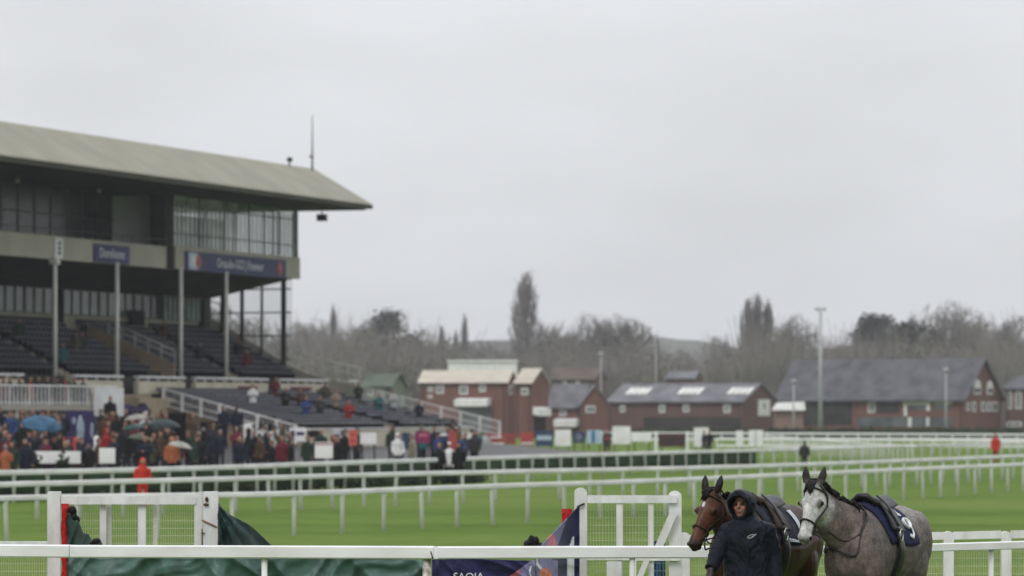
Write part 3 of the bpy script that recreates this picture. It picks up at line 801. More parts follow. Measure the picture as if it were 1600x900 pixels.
q = MB(); q.bar((X2(1053),D2-.13,Z2(798)),(X2(1027),D2-.13,Z2(858)),.04,.085); q.bar((X2(1010),D2-.17,Z2(874)),(X2(997),D2-.17,Z2(905)),.04,.06); q.build('brace', M_WOODW, rt)
board(rt, 'post', 985, 994, 875, 1060, D2-.20, .05)
wire_mesh(rt, 918, 1045, 787, 1040, D2+.05, dx=.034, seed=3)
x_ = MB(); x_.rings([[Vector((X2(1023+i*2.2),D2+.25+.03*sin(i*1.3),Z2(y)+.01*sin(i+y))) for y in (845,865,880,900,920,945)] for i in range(9)], closed=False)
bs = x_.build('blue_sheet', M_BLUET, None, origin=(X2(1031),D2+.25,0)); tag(bs, 'small blue plastic sheet hanging behind the braced white fence panel', 'sheet')
rr_ = thing('timber_fence', 'white post and rail fence with rounded posts and wire mesh right of the grey horse', 'fence', (X2(1530),D2,0), 'white timber fences')
for a in (1062, 1172, 1290, 1392, 1474, 1564, 1655):
    round_post(rr_, a, a+15.5, 832 if a < 1400 else 830, D2, .12)
q = MB()
for a, b, ya, yb in ((1077,1172,842,841),(1187,1290,841,840),(1305,1392,840,838.5),(1407,1474,838.5,837),(1489,1564,837,835),(1579,1655,835,833)):
    for dy in (0,):
        q.bar((X2(a),D2-.03,Z2(ya+dy)),(X2(b),D2-.03,Z2(yb+dy)),.05,.085)
q.build('rail', M_WOODW, rr_)
wire_mesh(rr_, 1080, 1660, 851, 1020, D2+.06, seed=4)

# ------------------------------------------------------------------ padding, tarpaulins and banner
def fold(x, z, k=1.0):
    q = Vector((x*1.5+z*.9, z*1.1-x*.35, 0)); w = noise.noise(q*1.1+Vector((3,1,2)))
    r1 = 1-abs(2*noise.noise(Vector((x*2.6+z*2.2+w, z*.9-x*.3, 5)))); r2 = 1-abs(2*noise.noise(Vector((x*3.1-z*3.4+w*2, z*1.3, 11)))); r3 = 1-abs(2*noise.noise(Vector((x*7+w*3, z*9, 17))))
    return k*(-.075*max(0,r1)**2 - .055*max(0,r2)**2 - .008*max(0,r3)**2 + .06*noise.noise(Vector((x*1.7,z*2.4,9))))
def sheet(name, mtl, top, bottom, px0, px1, Dfun, nx, ny, matfun=None, label=None, cat=None, group=None, k=1.0):
    mb = MB(); vs, mi = [], []
    for j in range(ny+1):
        for i in range(nx+1):
            px = lerp(px0,px1,i/nx); y = lerp(top(px),bottom(px),j/ny); D = Dfun(px,y); p = P(px,y,D)
            vs.append((p.x, p.y + fold(p.x,p.z,k), p.z))
    fs = [(j*(nx+1)+i,(j+1)*(nx+1)+i,(j+1)*(nx+1)+i+1,j*(nx+1)+i+1) for j in range(ny) for i in range(nx)]
    mb.add(vs, fs, 0, True)
    if matfun:
        for j in range(ny):
            for i in range(nx):
                px = lerp(px0,px1,(i+.5)/nx); y = lerp(top(px),bottom(px),(j+.5)/ny); mb.m[j*nx+i] = matfun(px,y)
    pm = P((px0+px1)/2, 900, Dfun((px0+px1)/2, 900)); o = mb.build(name, mtl, None, origin=(pm.x, pm.y, 0))
    sd_ = o.modifiers.new('thickness','SOLIDIFY'); sd_.thickness = .006
    return tag(o, label, cat, group)
sheet('tarpaulin', M_TARP, lambda px: 868+3*sin(px*.05)+ (4 if px > 600 else 0)*sstep(600,655,px), lambda px: 1010, 108, 662,
      lambda px,y: 43.6 + .0009*abs(px-390) , 200, 40, None, 'long creased green tarpaulin hung below the front rail', 'tarpaulin', 'tarpaulins on the fence')
sheet('tarpaulin', M_TARPD, lambda px: 786+(px-341)*.76 + 3*sin((px-341)*.09), lambda px: 905, 341.5, 432,
      lambda px,y: 45.9 - 1.5*sstep(341,440,px) + .05*sin(26*atan2(y-780, px-335)+1), 50, 40, None, 'dark green tarpaulin sloping down from the right square post', 'tarpaulin', 'tarpaulins on the fence', .9)
sheet('tarpaulin', M_TARPD, lambda px: 806+40*sstep(106,150,px)+4*sin(px*.4), lambda px: 905, 106, 157,
      lambda px,y: 45.7 - 1.2*sstep(106,160,px), 40, 40, None, 'dark green tarpaulin bunched beside the red foam strip', 'tarpaulin', 'tarpaulins on the fence', .8)
def pad(px0, px1, py0, py1, D, label):
    mb = MB(); x0,x1 = X2(px0,D),X2(px1,D); rr = []
    for i in range(19):
        y = lerp(py0,py1,i/18); z = Z2(y,D); w = 1+.10*sin(i*2.1)+.06*sin(i*5.3); xc=(x0+x1)/2+.006*sin(i*1.7); r=(x1-x0)/2*w
        rr.append([Vector((xc+r*cos(2*pi*k/12), D+.06*w*sin(2*pi*k/12), z)) for k in range(12)])
    mb.rings(rr); return tag(mb.build('foam_pad', M_REDPAD, None, origin=((x0+x1)/2,D,Z2(py1,D))), label, 'padding', 'red foam pads')
pad(95.5, 107.5, 787, 1000, 45.8, 'upright red foam strip tied beside the left square post')
pad(877, 894, 795, 960, 46.1, 'red and black foam pad behind the top of the navy banner')
def bundle(pts, label, D):
    mb = MB(); rg = random.Random(len(label))
    for px, py, r in pts:
        for k in range(3): mb.ball((X2(px,D)+rg.uniform(-.02,.02), D+rg.uniform(-.03,.03), Z2(py,D)+rg.uniform(-.02,.02)), (r/S2*rg.uniform(.7,1.1), .05, r/S2*rg.uniform(.7,1.1)), 5)
    vs, fs = remesh(mb, .008, 2); m2 = MB(); m2.add(vs, fs, 0, True)
    c = sum((Vector(v) for v in vs), Vector())/len(vs)
    return tag(m2.build('cloth_bundle', M_BLACKC, None, origin=(c.x,c.y,min(v[2] for v in vs))), label, 'cloth bundle', 'black cloth bundles')
bundle([(112,797,6),(114,806,6),(117,812,6),(111,820,6),(113,830,6)], 'black cloth knotted against the upright red foam strip', 45.75)
bundle([(145,848,5),(151,846,6),(157,850,4)], 'small black cloth bundle lying at the foot of the dark tarpaulin', 44.4)
bundle([(826,848,6),(832,843,6),(838,847,7),(845,852,6),(830,856,7)], 'black cloth bundle at the low corner of the navy banner', 45.2)

def ban_top(px):
    if px < 838: return 874 - 1.5*sin((px-675)*.03)
    return lerp(860, 791, (px-838)/(904-838))
def ban_m(px, y):
    t = (px-845)/(904-845)
    if px < 690 or y > 1000: return 0
    a = (y-873)
    if 886 < px < 897 and 838 < y < 900 and px > 897-(y-830)*.32: return 3                      # white figure at the right hem
    if ((px-862)/7.0)**2 + ((y-851)/17.0)**2 < 1: return 2                                     # pink patch
    if ((px-852)/10.0)**2 + ((y-901)/14.0)**2 < 1: return 4
    if abs(math.hypot(px-858, y-872)-20) < 1.4 and px < 846 and y > 864: return 3              # white curve
    if abs(math.hypot(px-848, y-893)-20) < 1.3 and px < 838 and y > 884: return 3
    d = (px-800)*.62 + (y-930)                                                                # diagonal bands
    if 838 <= px and y < 875: 
        return 1 if 0.25 < ((904-px) - (y-791)*.35)/45 < .80 and px < 893 else 0
    if 790 < px < 836 and y > 905-(px-790)*.75: return 2 if px < 812 and y > 890 else 1
    if 838 <= px < 872: return 1
    return 0
sheet('banner', [M_NAVYB, M_LILAC, M_PINK, M_PRINTW, M_ORANGE], ban_top, lambda px: 985, 675, 905.5, lambda px,y: 43.9 + 1.9*sstep(820,905,px), 190, 120, ban_m,
      'navy advertising banner with pink and white print tied up to a white post', 'banner', None, .7)
lt = text_mb('SAOIA', .115, lambda x,y,z: P(732,901.5,43.78) + Vector((x,-z,y)), .004)
ob = bpy.data.objects['banner']; l_ = lt.build('lettering', M_PRINTW, ob)
q = MB(); q.tube([(X2(902),D2-.09,Z2(792)),(X2(907),D2-.10,Z2(789)),(X2(913),D2-.09,Z2(787))], .012, 6); q.build('tie', M_BLACKC, ob)

# ------------------------------------------------------------------ brick buildings beyond the course
def brick_mat(name, c1, c2, mortar):
    m = mat(name, c1, 0.85, 0.15, 0.5, col2=c2); nt = m.node_tree; n, l = nt.nodes, nt.links
    bt = n.new('ShaderNodeTexBrick'); bt.inputs['Scale'].default_value = 4.0; bt.inputs['Mortar Size'].default_value = 0.012
    bt.inputs['Color2'].default_value = (*c2,1); bt.inputs['Mortar'].default_value = (*mortar,1)
    rp = [x for x in n if x.type == 'VALTORGB'][0]; tcn = [x for x in n if x.type == 'TEX_COORD'][0]
    l.new(tcn.outputs['Object'], bt.inputs['Vector']); l.new(rp.outputs[0], bt.inputs['Color1'])
    l.new(bt.outputs['Color'], n['Principled BSDF'].inputs['Base Color']); return m
M_BRICK = brick_mat('red_brick', (0.195,0.082,0.066), (0.135,0.062,0.053), (0.22,0.15,0.13))
M_BRICKD = brick_mat('dull_red_brick', (0.145,0.080,0.068), (0.105,0.060,0.053), (0.17,0.12,0.11))
M_TANR = mat('pale_buff_roof', (0.50,0.455,0.39), 0.6, 0.08, 0.5, stretch=(1,1,4))
M_SLATE = mat('grey_slate_roof', (0.155,0.155,0.172), 0.6, 0.18, 0.6, 0.2, 6)
M_SLATED = mat('dark_slate_roof', (0.100,0.100,0.112), 0.6, 0.18, 0.6, 0.2, 6)
M_SHED = mat('dull_green_roof', (0.10,0.125,0.10), 0.7, 0.15, 0.6)
M_WFR = mat('white_window_frame', (0.66,0.66,0.65), 0.6, 0.05, 1.0)
M_PANE = glass_mat('far_window_pane', (0.10,0.115,0.125), 0.15, 0.5)
M_SKYL = mat('pale_rooflight', (0.70,0.70,0.66), 0.3, 0.08, 1.0)
M_DARKW = mat('dark_stained_wall', (0.045,0.042,0.042), 0.8, 0.2, 0.6)
def house(name, label, cat, pl, pc, pr, ye, yr, D, phi, wall, roof, wins=(), gwins=(), base=TRACK, group=None, over=.25, extra=None):
    """long front from the near corner at pixel pc back to the left (pl), gable from pc to pr; eaves at row ye, ridge at row yr"""
    ph = radians(phi); s = F/D
    L = (pc-pl)/s/cos(ph); W = (pr-pc)/s/sin(ph)
    c = P(pc, 0, D); a = Vector((-cos(ph), sin(ph), 0)); b = Vector((sin(ph), cos(ph), 0))
    ze = CAMZ-(ye-HY)/s; zr = CAMZ-(yr-HY)/s
    t = thing(name, label, cat, (c.x+ (a*L/2+b*W/2).x, c.y+(a*L/2+b*W/2).y, base), group)
    def H(l, w, z, out=0): 
        q = Vector((c.x, c.y, 0)) + a*l + b*w; return Vector((q.x, q.y, z))
    mb = MB()
    prof = [(0,base-.3),(W,base-.3),(W,ze),(W/2,zr-.12),(0,ze)]
    mb.add([H(0,w,z) for w,z in prof]+[H(L,w,z) for w,z in prof], [(0,1,2,3,4),(9,8,7,6,5),(0,4,9,5),(1,6,7,2),(4,3,8,9),(3,2,7,8),(0,5,6,1)])
    mb.build('wall', wall, t)
    mb = MB(); sl = (zr-ze)/(W/2); o = over; th = .14
    for sg in (0,1):
        w0, w1 = (-o, W/2) if sg == 0 else (W+o, W/2)
        z0, z1 = ze - sl*o, zr
        mb.add([H(-o,w0,z0),H(L+o,w0,z0),H(L+o,w1,z1),H(-o,w1,z1),H(-o,w0,z0+th),H(L+o,w0,z0+th),H(L+o,w1,z1+th),H(-o,w1,z1+th)],
               [(0,3,2,1),(4,5,6,7),(0,1,5,4),(1,2,6,5),(2,3,7,6),(3,0,4,7)])
    ro = mb.build('roof', roof, t)
    mb = MB(); mb.bar(H(-o,-o-.06,ze-sl*o+.02),H(L+o,-o-.06,ze-sl*o+.02),.13,.12); mb.build('gutter', M_DARKW, t)
    for l_ in (.35, L-.35):
        mb = MB(); mb.bar(H(l_,-.07,base),H(l_,-.07,ze-.1),.09,.09); mb.build('downpipe', M_DARKW, t)
    def win(fn, x0, x1, z0, z1, arch=False, frame=M_WFR, pane=M_PANE):
        fr = MB(); q = fn
        n_ = [(x0,z0),(x1,z0),(x1,z1)] + ([((x0+x1)/2+(x1-x0)/2*cos(pi*k/8), z1+(x1-x0)/2*sin(pi*k/8)) for k in range(1,8)] if arch else []) + [(x0,z1)]
        fr.add([q(x,-.10,z) for x,z in n_]+[q(x,.02,z) for x,z in n_], [tuple(range(len(n_)))]+[(i,(i+1)%len(n_),len(n_)+(i+1)%len(n_),len(n_)+i) for i in range(len(n_))])
        fo = fr.build('window', frame, t)
        pn = MB(); m = min(.16,(x1-x0)*.2); xm=(x0+x1)/2
        for u0, u1 in ((x0+m, xm-m*.3),(xm+m*.3, x1-m)):
            pn.add([q(u0,-.115,z0+m),q(u1,-.115,z0+m),q(u1,-.115,z1-m),q(u0,-.115,z1-m),q(u0,-.08,z0+m),q(u1,-.08,z0+m),q(u1,-.08,z1-m),q(u0,-.08,z1-m)],
                   [(0,3,2,1),(4,5,6,7),(0,1,5,4),(1,2,6,5),(2,3,7,6),(3,0,4,7)])
        pn.build('pane', pane, fo, origin=t.location).location = (0,0,0)
    front = lambda x, out, z: Vector((c.x,c.y,0)) + a*x + b*out + Vector((0,0,z))
    gable = lambda x, out, z: Vector((c.x,c.y,0)) + b*x + a*out + Vector((0,0,z))
    zy = lambda y: CAMZ-(y-HY)/s
    for w in wins:
        x0, x1, y0, y1 = w[:4]; fx = lambda p: (pc-p)/s/cos(ph)
        win(front, fx(x1), fx(x0), zy(y1), zy(y0), len(w) > 4 and w[4])
    for w in gwins:
        x0, x1, y0, y1 = w[:4]; gx = lambda p: (p-pc)/s/sin(ph)
        win(gable, gx(x0), gx(x1), zy(y1), zy(y0), len(w) > 4 and w[4])
    if extra: extra(t, ro, H, front, gable, L, W, ze, zr, s, zy)
    return t
def awning(fn, x0, x1, z0, z1, out, owner, name, mt):
    q = MB(); q.add([fn(x0,-out,z0),fn(x1,-out,z0),fn(x1,-.01,z0+.2),fn(x0,-.01,z0+.2),fn(x0,-out,z0+(z1-z0)*.8),fn(x1,-out,z0+(z1-z0)*.8),fn(x1,-.01,z1),fn(x0,-.01,z1)],
        [(0,3,2,1),(4,5,6,7),(0,1,5,4),(1,2,6,5),(2,3,7,6),(3,0,4,7)]); return q.build(name, mt, owner)
def ex1(t, ro, H, front, gable, L, W, ze, zr, s, zy):
    fx = lambda p: (792-p)/s/cos(radians(18)); 
    awning(front, fx(768), fx(716), zy(635), zy(622), 1.6, t, 'canopy', M_WHITEW)
    q = MB(); q.add([front(x,o,z) for x,o,z in ((fx(768),-.15,TRACK),(fx(716),-.15,TRACK),(fx(716),-.15,zy(637)),(fx(768),-.15,zy(637)),(fx(768),.0,TRACK),(fx(716),.0,TRACK),(fx(716),0,zy(637)),(fx(768),0,zy(637)))],
        [(0,3,2,1),(4,5,6,7),(0,1,5,4),(1,2,6,5),(2,3,7,6),(3,0,4,7)]); q.build('glazed_front', M_PANE, t)
house('brick_house', 'long two storey red brick building with buff roof and white canopy', 'building', 655, 792, 806, 597, 580, 470, 18, M_BRICK, M_TANR,
      [(681,693,602,615),(718,731,602,616),(749,759,601,612),(668,676,604,612),(668,675,617,622)], [(795,800,602,616)], extra=ex1)
def ex2(t, ro, H, front, gable, L, W, ze, zr, s, zy):
    fx = lambda p: (831-p)/s/cos(radians(42)); gx = lambda p: (p-831)/s/sin(radians(42))
    awning(gable, gx(832.5), gx(852), zy(650), zy(636), .9, t, 'white_sign', M_WHITEW)
    q = MB(); q.add([gable(x,o,z) for x,o,z in ((gx(834),-.1,TRACK),(gx(852),-.1,TRACK),(gx(852),-.1,zy(651)),(gx(834),-.1,zy(651)),(gx(834),0,TRACK),(gx(852),0,TRACK),(gx(852),0,zy(651)),(gx(834),0,zy(651)))],
        [(0,3,2,1),(4,5,6,7),(0,1,5,4),(1,2,6,5),(2,3,7,6),(3,0,4,7)]); q.build('dark_opening', M_DARKIN, t)
house('brick_house', 'narrow two storey red brick block with gable and white sign over a dark opening', 'building', 806, 831, 857, 597, 577, 462, 42, M_BRICK, M_TANR,
      [(815,826,606,617)], [], extra=ex2)
wb = thing('white_cabin', 'white flat topped cabin showing above the buff roof', 'cabin', (P(754,0,500).x,500,TRACK))
q = MB(); p0, p1 = P(700,566,500), P(808,597,500); q.box((p0.x,498,TRACK),(p1.x,503,p0.z)); q.build('wall', M_WHITEW, wb)
q = MB(); q.box((p0.x-.1,497.8,p0.z),(p1.x+.1,503.2,p0.z+.25)); q.build('roof', M_WHITEW, wb)
def ex3(t, ro, H, front, gable, L, W, ze, zr, s, zy):
    fx = lambda p: (908-p)/s/cos(radians(30)); awning(front, fx(905), fx(871), zy(667), zy(654), .9, t, 'awning', M_WHITEW)
house('brick_house', 'low red brick building with plain grey slate roof and small awning', 'building', 857, 908, 930, 634, 601, 478, 30, M_BRICK, M_SLATE, [(875,885,640,650)], [(916,923,628,640)], extra=ex3)
house('brick_house', 'small brown brick gabled porch block left of the rooflights', 'building', 905, 906, 951, 632, 603, 470, 62, M_BRICK, M_SLATE, [], [(915,930,634,645)])
def ex4(t, ro, H, front, gable, L, W, ze, zr, s, zy):
    sl = (zr-ze)/(W/2)
    for cx_ in (985, 1066, 1142):
        for k in range(4):
            x = (1160-(cx_-13+9*k))/s/cos(radians(30)); q = MB()
            q.add([H(x+dx,w,ze+sl*w+dz) for dz in (.15,.22) for dx,w in ((-.30,W*.19),(.30,W*.19),(.30,W*.36),(-.30,W*.36))], [(0,3,2,1),(4,5,6,7),(0,1,5,4),(1,2,6,5),(2,3,7,6),(3,0,4,7)])
            q.build('rooflight', M_SKYL, ro, origin=t.location).location = (0,0,0)
    gx = lambda p: (p-1160)/s/sin(radians(30)); q = MB()
    x0, x1, z0, z1 = gx(1187), gx(1207), zy(650), zy(624)
    q.add([gable(x,o,z) for o in (-.12,.02) for x,z in ((x0,z0),(x1,z0),(x1,z1),(x0,z1))], [(0,3,2,1),(4,5,6,7),(0,1,5,4),(1,2,6,5),(2,3,7,6),(3,0,4,7)]); d = q.build('door', M_WFR, t)
    q = MB(); xm = (x0+x1)/2
    q.add([gable(x,o,z) for o in (-.14,-.10) for x,z in ((xm-.2,z1-1.1),(xm+.2,z1-1.1),(xm+.2,z1-.45),(xm-.2,z1-.45))], [(0,3,2,1),(4,5,6,7),(0,1,5,4),(1,2,6,5),(2,3,7,6),(3,0,4,7)]); q.build('pane', M_PANE, d, origin=t.location).location = (0,0,0)
    fx = lambda p: (1160-p)/s/cos(radians(30)); q = MB()
    q.add([front(x,o,z) for o in (-.2,.0) for x,z in ((fx(1158),TRACK),(fx(1010),TRACK),(fx(1010),zy(652)),(fx(1158),zy(652)))], [(0,3,2,1),(4,5,6,7),(0,1,5,4),(1,2,6,5),(2,3,7,6),(3,0,4,7)]); q.build('dark_lower_wall', M_DARKW, t)
house('brick_house', 'long low red brick building with three groups of pale rooflights', 'building', 952, 1160, 1221, 628, 600, 482, 30, M_BRICKD, M_SLATE,
      [(972,980,633,644),(1033,1042,632,645),(1070,1079,632,644),(1132,1142,632,645)], [], extra=ex4)
cn_ = thing('brick_store', 'small brick store with a flat white roof beside the tall floodlight pole', 'building', (P(1233,0,470).x,470,TRACK))
p0, p1 = P(1209,641,470), P(1258,668,470); q = MB(); q.box((p0.x+.2,470,TRACK-.2),(p1.x-.2,474,p0.z)); q.build('wall', M_BRICK, cn_)
q = MB(); z = P(0,629,470).z; q.add([(p0.x,469.3,p0.z),(p1.x,469.3,p0.z),(p1.x,474.5,p0.z),(p0.x,474.5,p0.z),(p0.x+.6,469.6,z),(p1.x-.1,469.6,z+.1),(p1.x-.1,474.3,z+.1),(p0.x+.6,474.3,z)],[(0,3,2,1),(4,5,6,7),(0,1,5,4),(1,2,6,5),(2,3,7,6),(3,0,4,7)]); q.build('roof', M_WHITEW, cn_)
def ex5(t, ro, H, front, gable, L, W, ze, zr, s, zy):
    fx = lambda p: (1506-p)/s/cos(radians(34))
    for nm, a_, b_, y0, y1, mt in (('dark_glazing',1255,1340,626,664,M_DARKW),('dark_glazing',1372,1412,626,645,M_DARKW),('white_fascia',1418,1458,627,632,M_WFR),('white_fascia',1463,1490,627,631,M_WFR),('dark_glazing',1420,1456,632.5,640,M_PANE),('dark_glazing',1464,1488,632,640,M_PANE),('dark_glazing',1350,1490,652,667,M_PANE),('white_pier',1452,1457,632.5,642,M_WFR),('white_pier',1419,1423,632.5,650,M_WFR),('white_pier',1425,1430,652,667,M_WFR),('white_pier',1452,1456,652,667,M_WFR)):
        x0, x1 = fx(b_), fx(a_); q = MB(); o_ = -.16 if 'white' in nm else -.10
        q.add([front(x,o,z) for o in (o_,.03) for x,z in ((x0,zy(y1)),(x1,zy(y1)),(x1,zy(y0)),(x0,zy(y0)))], [(0,3,2,1),(4,5,6,7),(0,1,5,4),(1,2,6,5),(2,3,7,6),(3,0,4,7)]); q.build(nm, mt, t)
house('brick_hall', 'big red brick hall with a huge dark slate roof and arched gable windows', 'building', 1228, 1506, 1576, 621, 561, 486, 34, M_BRICK, M_SLATED,
      [(1365,1376,628,645)], [(1524,1537,604,616,True),(1549,1560,604,616,True),(1521,1528,628,643),(1538,1545,628,643),(1549,1555,628,643),(1558,1569,628,643),(1510,1516,629,642)], extra=ex5, over=.5)
house('brick_house', 'two storey house with bay windows cut off by the right edge', 'building', 1576, 1640, 1680, 607, 588, 490, 35, M_BRICKD, M_SLATED,
      [(1579,1586,611,639),(1591,1600,611,639),(1606,1614,611,639),(1578,1600,659,667)], [])
house('shed', 'small dull green shed with pale gable just past the grandstand steps', 'shed', 566, 612, 632, 602, 585, 400, 30, mat('grey_green_wall',(0.16,0.19,0.16),.8,.15,.6), M_SHED, [(575,583,605,618),(590,598,605,618)], [])
house('farm_house', 'distant pale grey roof glimpsed between the trees above the rooflights', 'building', 1042, 1085, 1098, 591, 581, 640, 25, M_BRICKD, M_SLATE, [], [])
house('farm_house', 'distant brown tiled house behind the low plain slate roof', 'building', 862, 930, 946, 592, 576, 620, 25, M_BRICKD, mat('brown_tile_roof',(0.12,0.095,0.085),.8,.15,.7), [(880,886,594,599),(900,906,594,599)], [])

# hedge along the far side of the course
M_LEAFH = mat('dark_hedge_leaf', (0.035,0.050,0.022), 0.8, 0.35, 1.5)
def leaf_cloud(mb, c, r, n, size, rg, shell=.35, m=0, flat=1.0):
    for _ in range(n):
        while True:
            d = Vector((rg.uniform(-1,1),rg.uniform(-1,1),rg.uniform(-1,1)))
            if .05 < d.length < 1: break
        d = d.normalized()*(shell + (1-shell)*rg.random())
        p = Vector(c) + Vector((d.x*r[0], d.y*r[1], d.z*r[2]))
        a = Vector((rg.gauss(0,1),rg.gauss(0,1),rg.gauss(0,1))).normalized(); b = a.orthogonal().normalized()
        s_ = size*rg.uniform(.6,1.4); mb.add([p-a*s_-b*s_*.6, p+a*s_-b*s_*.6, p+a*s_+b*s_*.6, p-a*s_+b*s_*.6], [(0,1,2,3)], m)
def hedge(label, px0, px1, ytop, D):
    rg = random.Random(int(px0)); mb = MB(); x0, x1 = P(px0,0,D).x, P(px1,0,D).x; h = P(0,ytop,D).z - TRACK; n = int((x1-x0)/.5)
    for i in range(n): leaf_cloud(mb, (lerp(x0,x1,(i+.5)/n), D+rg.uniform(-.2,.2), TRACK+h*.48), (.5,.7,h*.52*rg.uniform(.92,1.08)), 34, .16, rg, .55)
    mb.box((x0,D-.4,TRACK-.1),(x1,D+.4,TRACK+h*.85))
    return tag(mb.build('hedge', M_LEAFH, None, origin=((x0+x1)/2,D,TRACK)), label, 'hedge')
hedge('long clipped dark hedge in front of the big brick hall', 1200, 1680, 667, 430)
hedge('low dark hedge in front of the building with pale rooflights', 985, 1192, 668, 440)

# floodlight and lamp poles
M_POLE = mat('grey_galvanised', (0.38,0.39,0.40), 0.5, 0.08, 1.0, metal=.2)
def pole(name, label, px, yt, D, r, heads):
    x = P(px,0,D).x; zt = P(0,yt,D).z; t = thing(name, label, 'lamp post', (x,D,TRACK))
    q = MB(); q.tube([(x,D,TRACK),(x,D,lerp(TRACK,zt,.5)),(x,D,zt)], [r,r*.85,r*.55], 8); q.build('pole', M_POLE, t)
    q = MB()
    if heads: q.bar((x-heads,D,zt+.1),(x+heads,D,zt+.1),.18,.14); q.cbox((x-heads*.7,D-.1,zt+.05),(heads*.55,.35,.3)); q.cbox((x+heads*.7,D-.1,zt+.05),(heads*.55,.35,.3))
    else: q.ball((x,D,zt),(.3,.3,.25),6)
    q.build('lamp_head', M_POLE, t)
pole('floodlight_pole', 'tall grey floodlight pole in front of the big slate roof', 1282, 484, 440, .24, .62)
pole('lamp_post', 'slim grey lamp post in front of the arched gable', 1478, 578, 440, .12, 0)
pole('lamp_post', 'short grey lamp post by the flat white roof', 1240, 596, 445, .12, 0)
pole('lamp_post', 'thin pale pole above the small gabled porch', 939, 553, 520, .11, 0)
pole('lamp_post', 'thin dark pole rising behind the rooflights', 1025, 531, 560, .10, 0)

# ------------------------------------------------------------------ trees
M_TRUNK = mat('grey_brown_bark', (0.15,0.14,0.13), 0.9, 0.25, 0.8)  # tree tones here are lightened, painting in part of the distance haze
M_TWIG = mat('bare_twigs', (0.185,0.170,0.155), 0.9, 0.2, 0.3)
M_TWIGR = mat('reddish_twigs', (0.190,0.170,0.165), 0.9, 0.2, 0.3)
M_EVER = mat('evergreen_leaf', (0.115,0.118,0.110), 0.85, 0.35, 0.4)
M_IVY = mat('olive_ivy_leaf', (0.120,0.116,0.090), 0.85, 0.35, 0.4)
M_YEL = mat('yellow_green_scrub', (0.135,0.133,0.085), 0.85, 0.3, 0.4)
def bare_tree(seed, H, spread, kind):
    """trunk mesh and twig mesh of a leafless tree H tall"""
    rg = random.Random(seed); tk, tw = MB(), MB()
    def seg(mb, a, b, r0, r1, n=3): mb.tube([a, a.lerp(b,.5)+Vector((rg.gauss(0,1),rg.gauss(0,1),rg.gauss(0,1)))*(b-a).length*.04, b], [r0,(r0+r1)/2,r1], n, cap=False, smooth=False)
    def grow(p, d, L, r, lv):
        e = p + d*L; seg(tk if lv <= 1 else tw, p, e, r, r*.6, 6 if lv == 0 else 4 if lv == 1 else 3)
        if lv == MAXL: return
        nb = NB[lv]
        for i in range(nb):
            t = rg.uniform(.25 if lv else .42, 1.0); q = p.lerp(e, t)
            ang = rg.uniform(*SP[lv]); az = rg.uniform(0,2*pi)
            o = d.orthogonal().normalized(); o.rotate(Matrix.Rotation(az,3,d)); nd = (d*cos(ang)+o*sin(ang)); nd.z += UP; nd.normalize()
            grow(q, nd, L*rg.uniform(*LF[lv])*(1.15-.45*t if kind == 'poplar' else 1), max(.040, r*.5), lv+1)
    if kind == 'poplar':
        w2 = H*.080*spread
        tk.tube([Vector((0,0,0)),Vector((0,0,H*.5)),Vector((0,0,H*.96))],[H*.012,H*.008,.04],6)
        def R(t): return w2*min(1.0,max(.12,(t-.04)/.34))*(1.0 if t < .5 else max(.22, 1-((t-.5)/.53)**3.0))
        for i in range(330):
            t1 = .10+.90*(i+rg.random())/330; t0 = max(.02, t1-rg.uniform(.14,.30)); az = rg.uniform(0,2*pi); rad = R(t1)*sqrt(rg.uniform(.05,1))
            a = Vector((0,0,H*t0)); e = Vector((rad*cos(az),rad*sin(az),H*t1)); m_ = Vector((rad*.75*cos(az+rg.gauss(0,.2)),rad*.75*sin(az),H*lerp(t0,t1,.45)))
            tw.tube([a,m_,e],[.10,.075,.03],3,cap=False,smooth=False)
            for k in range(5):
                b_ = m_.lerp(e, rg.uniform(0,.9)); tw.tube([b_, b_+Vector((rg.gauss(0,.35),rg.gauss(0,.35),rg.uniform(.8,2.2)))], [.05,.03], 3, cap=False, smooth=False)
    else:
        MAXL, NB = 4, (10,8,7,5); UP = .10; SP = ((.35,.95),(.35,.95),(.35,.95),(.4,1.0)); LF = ((.70*spread,1.0*spread),(.45,.7),(.42,.65),(.4,.65))
        grow(Vector((0,0,0)), Vector((rg.uniform(-.04,.04),0,1)).normalized(), H*.46, H*.020, 0)
    if kind != 'poplar':                     # keep the dome: drop twigs that stray outside the crown
        zt_ = sorted(v[2] for v in tw.v)[int(len(tw.v)*.965)]; R_ = zt_*.40*spread; keep, q2 = MB(), []
        for f_ in range(0, len(tw.v), 9):
            x, y, z = tw.v[f_+6]
            if (x*x+y*y)/(R_*R_) + ((z-zt_*.52)/(zt_*.485))**2 < 1: keep.add(tw.v[f_:f_+9], [(0,1,4,3),(1,2,5,4),(2,0,3,5),(3,4,7,6),(4,5,8,7),(5,3,6,8)])
        tw = keep
    def height(mb): return max(v[2] for v in mb.v)
    zs = sorted(v[2] for v in tw.v); k = H/(zs[-1] if kind != 'poplar' else zs[-1])
    for mb in (tk, tw): mb.v = [(x*(k if kind!='poplar' else 1),y*(k if kind!='poplar' else 1),z*k) for x,y,z in mb.v]
    return tk, tw
def tree_thing(name, label, parts, loc, group):
    t = thing(name, label, 'tree', (0,0,0), group)
    for nm, mb, mt in parts: mb.build(nm, mt, t)
    t.location = loc; return t
protos = {}
def proto_tree(key, name, parts, H):
    protos[key] = (name, parts, H, None)
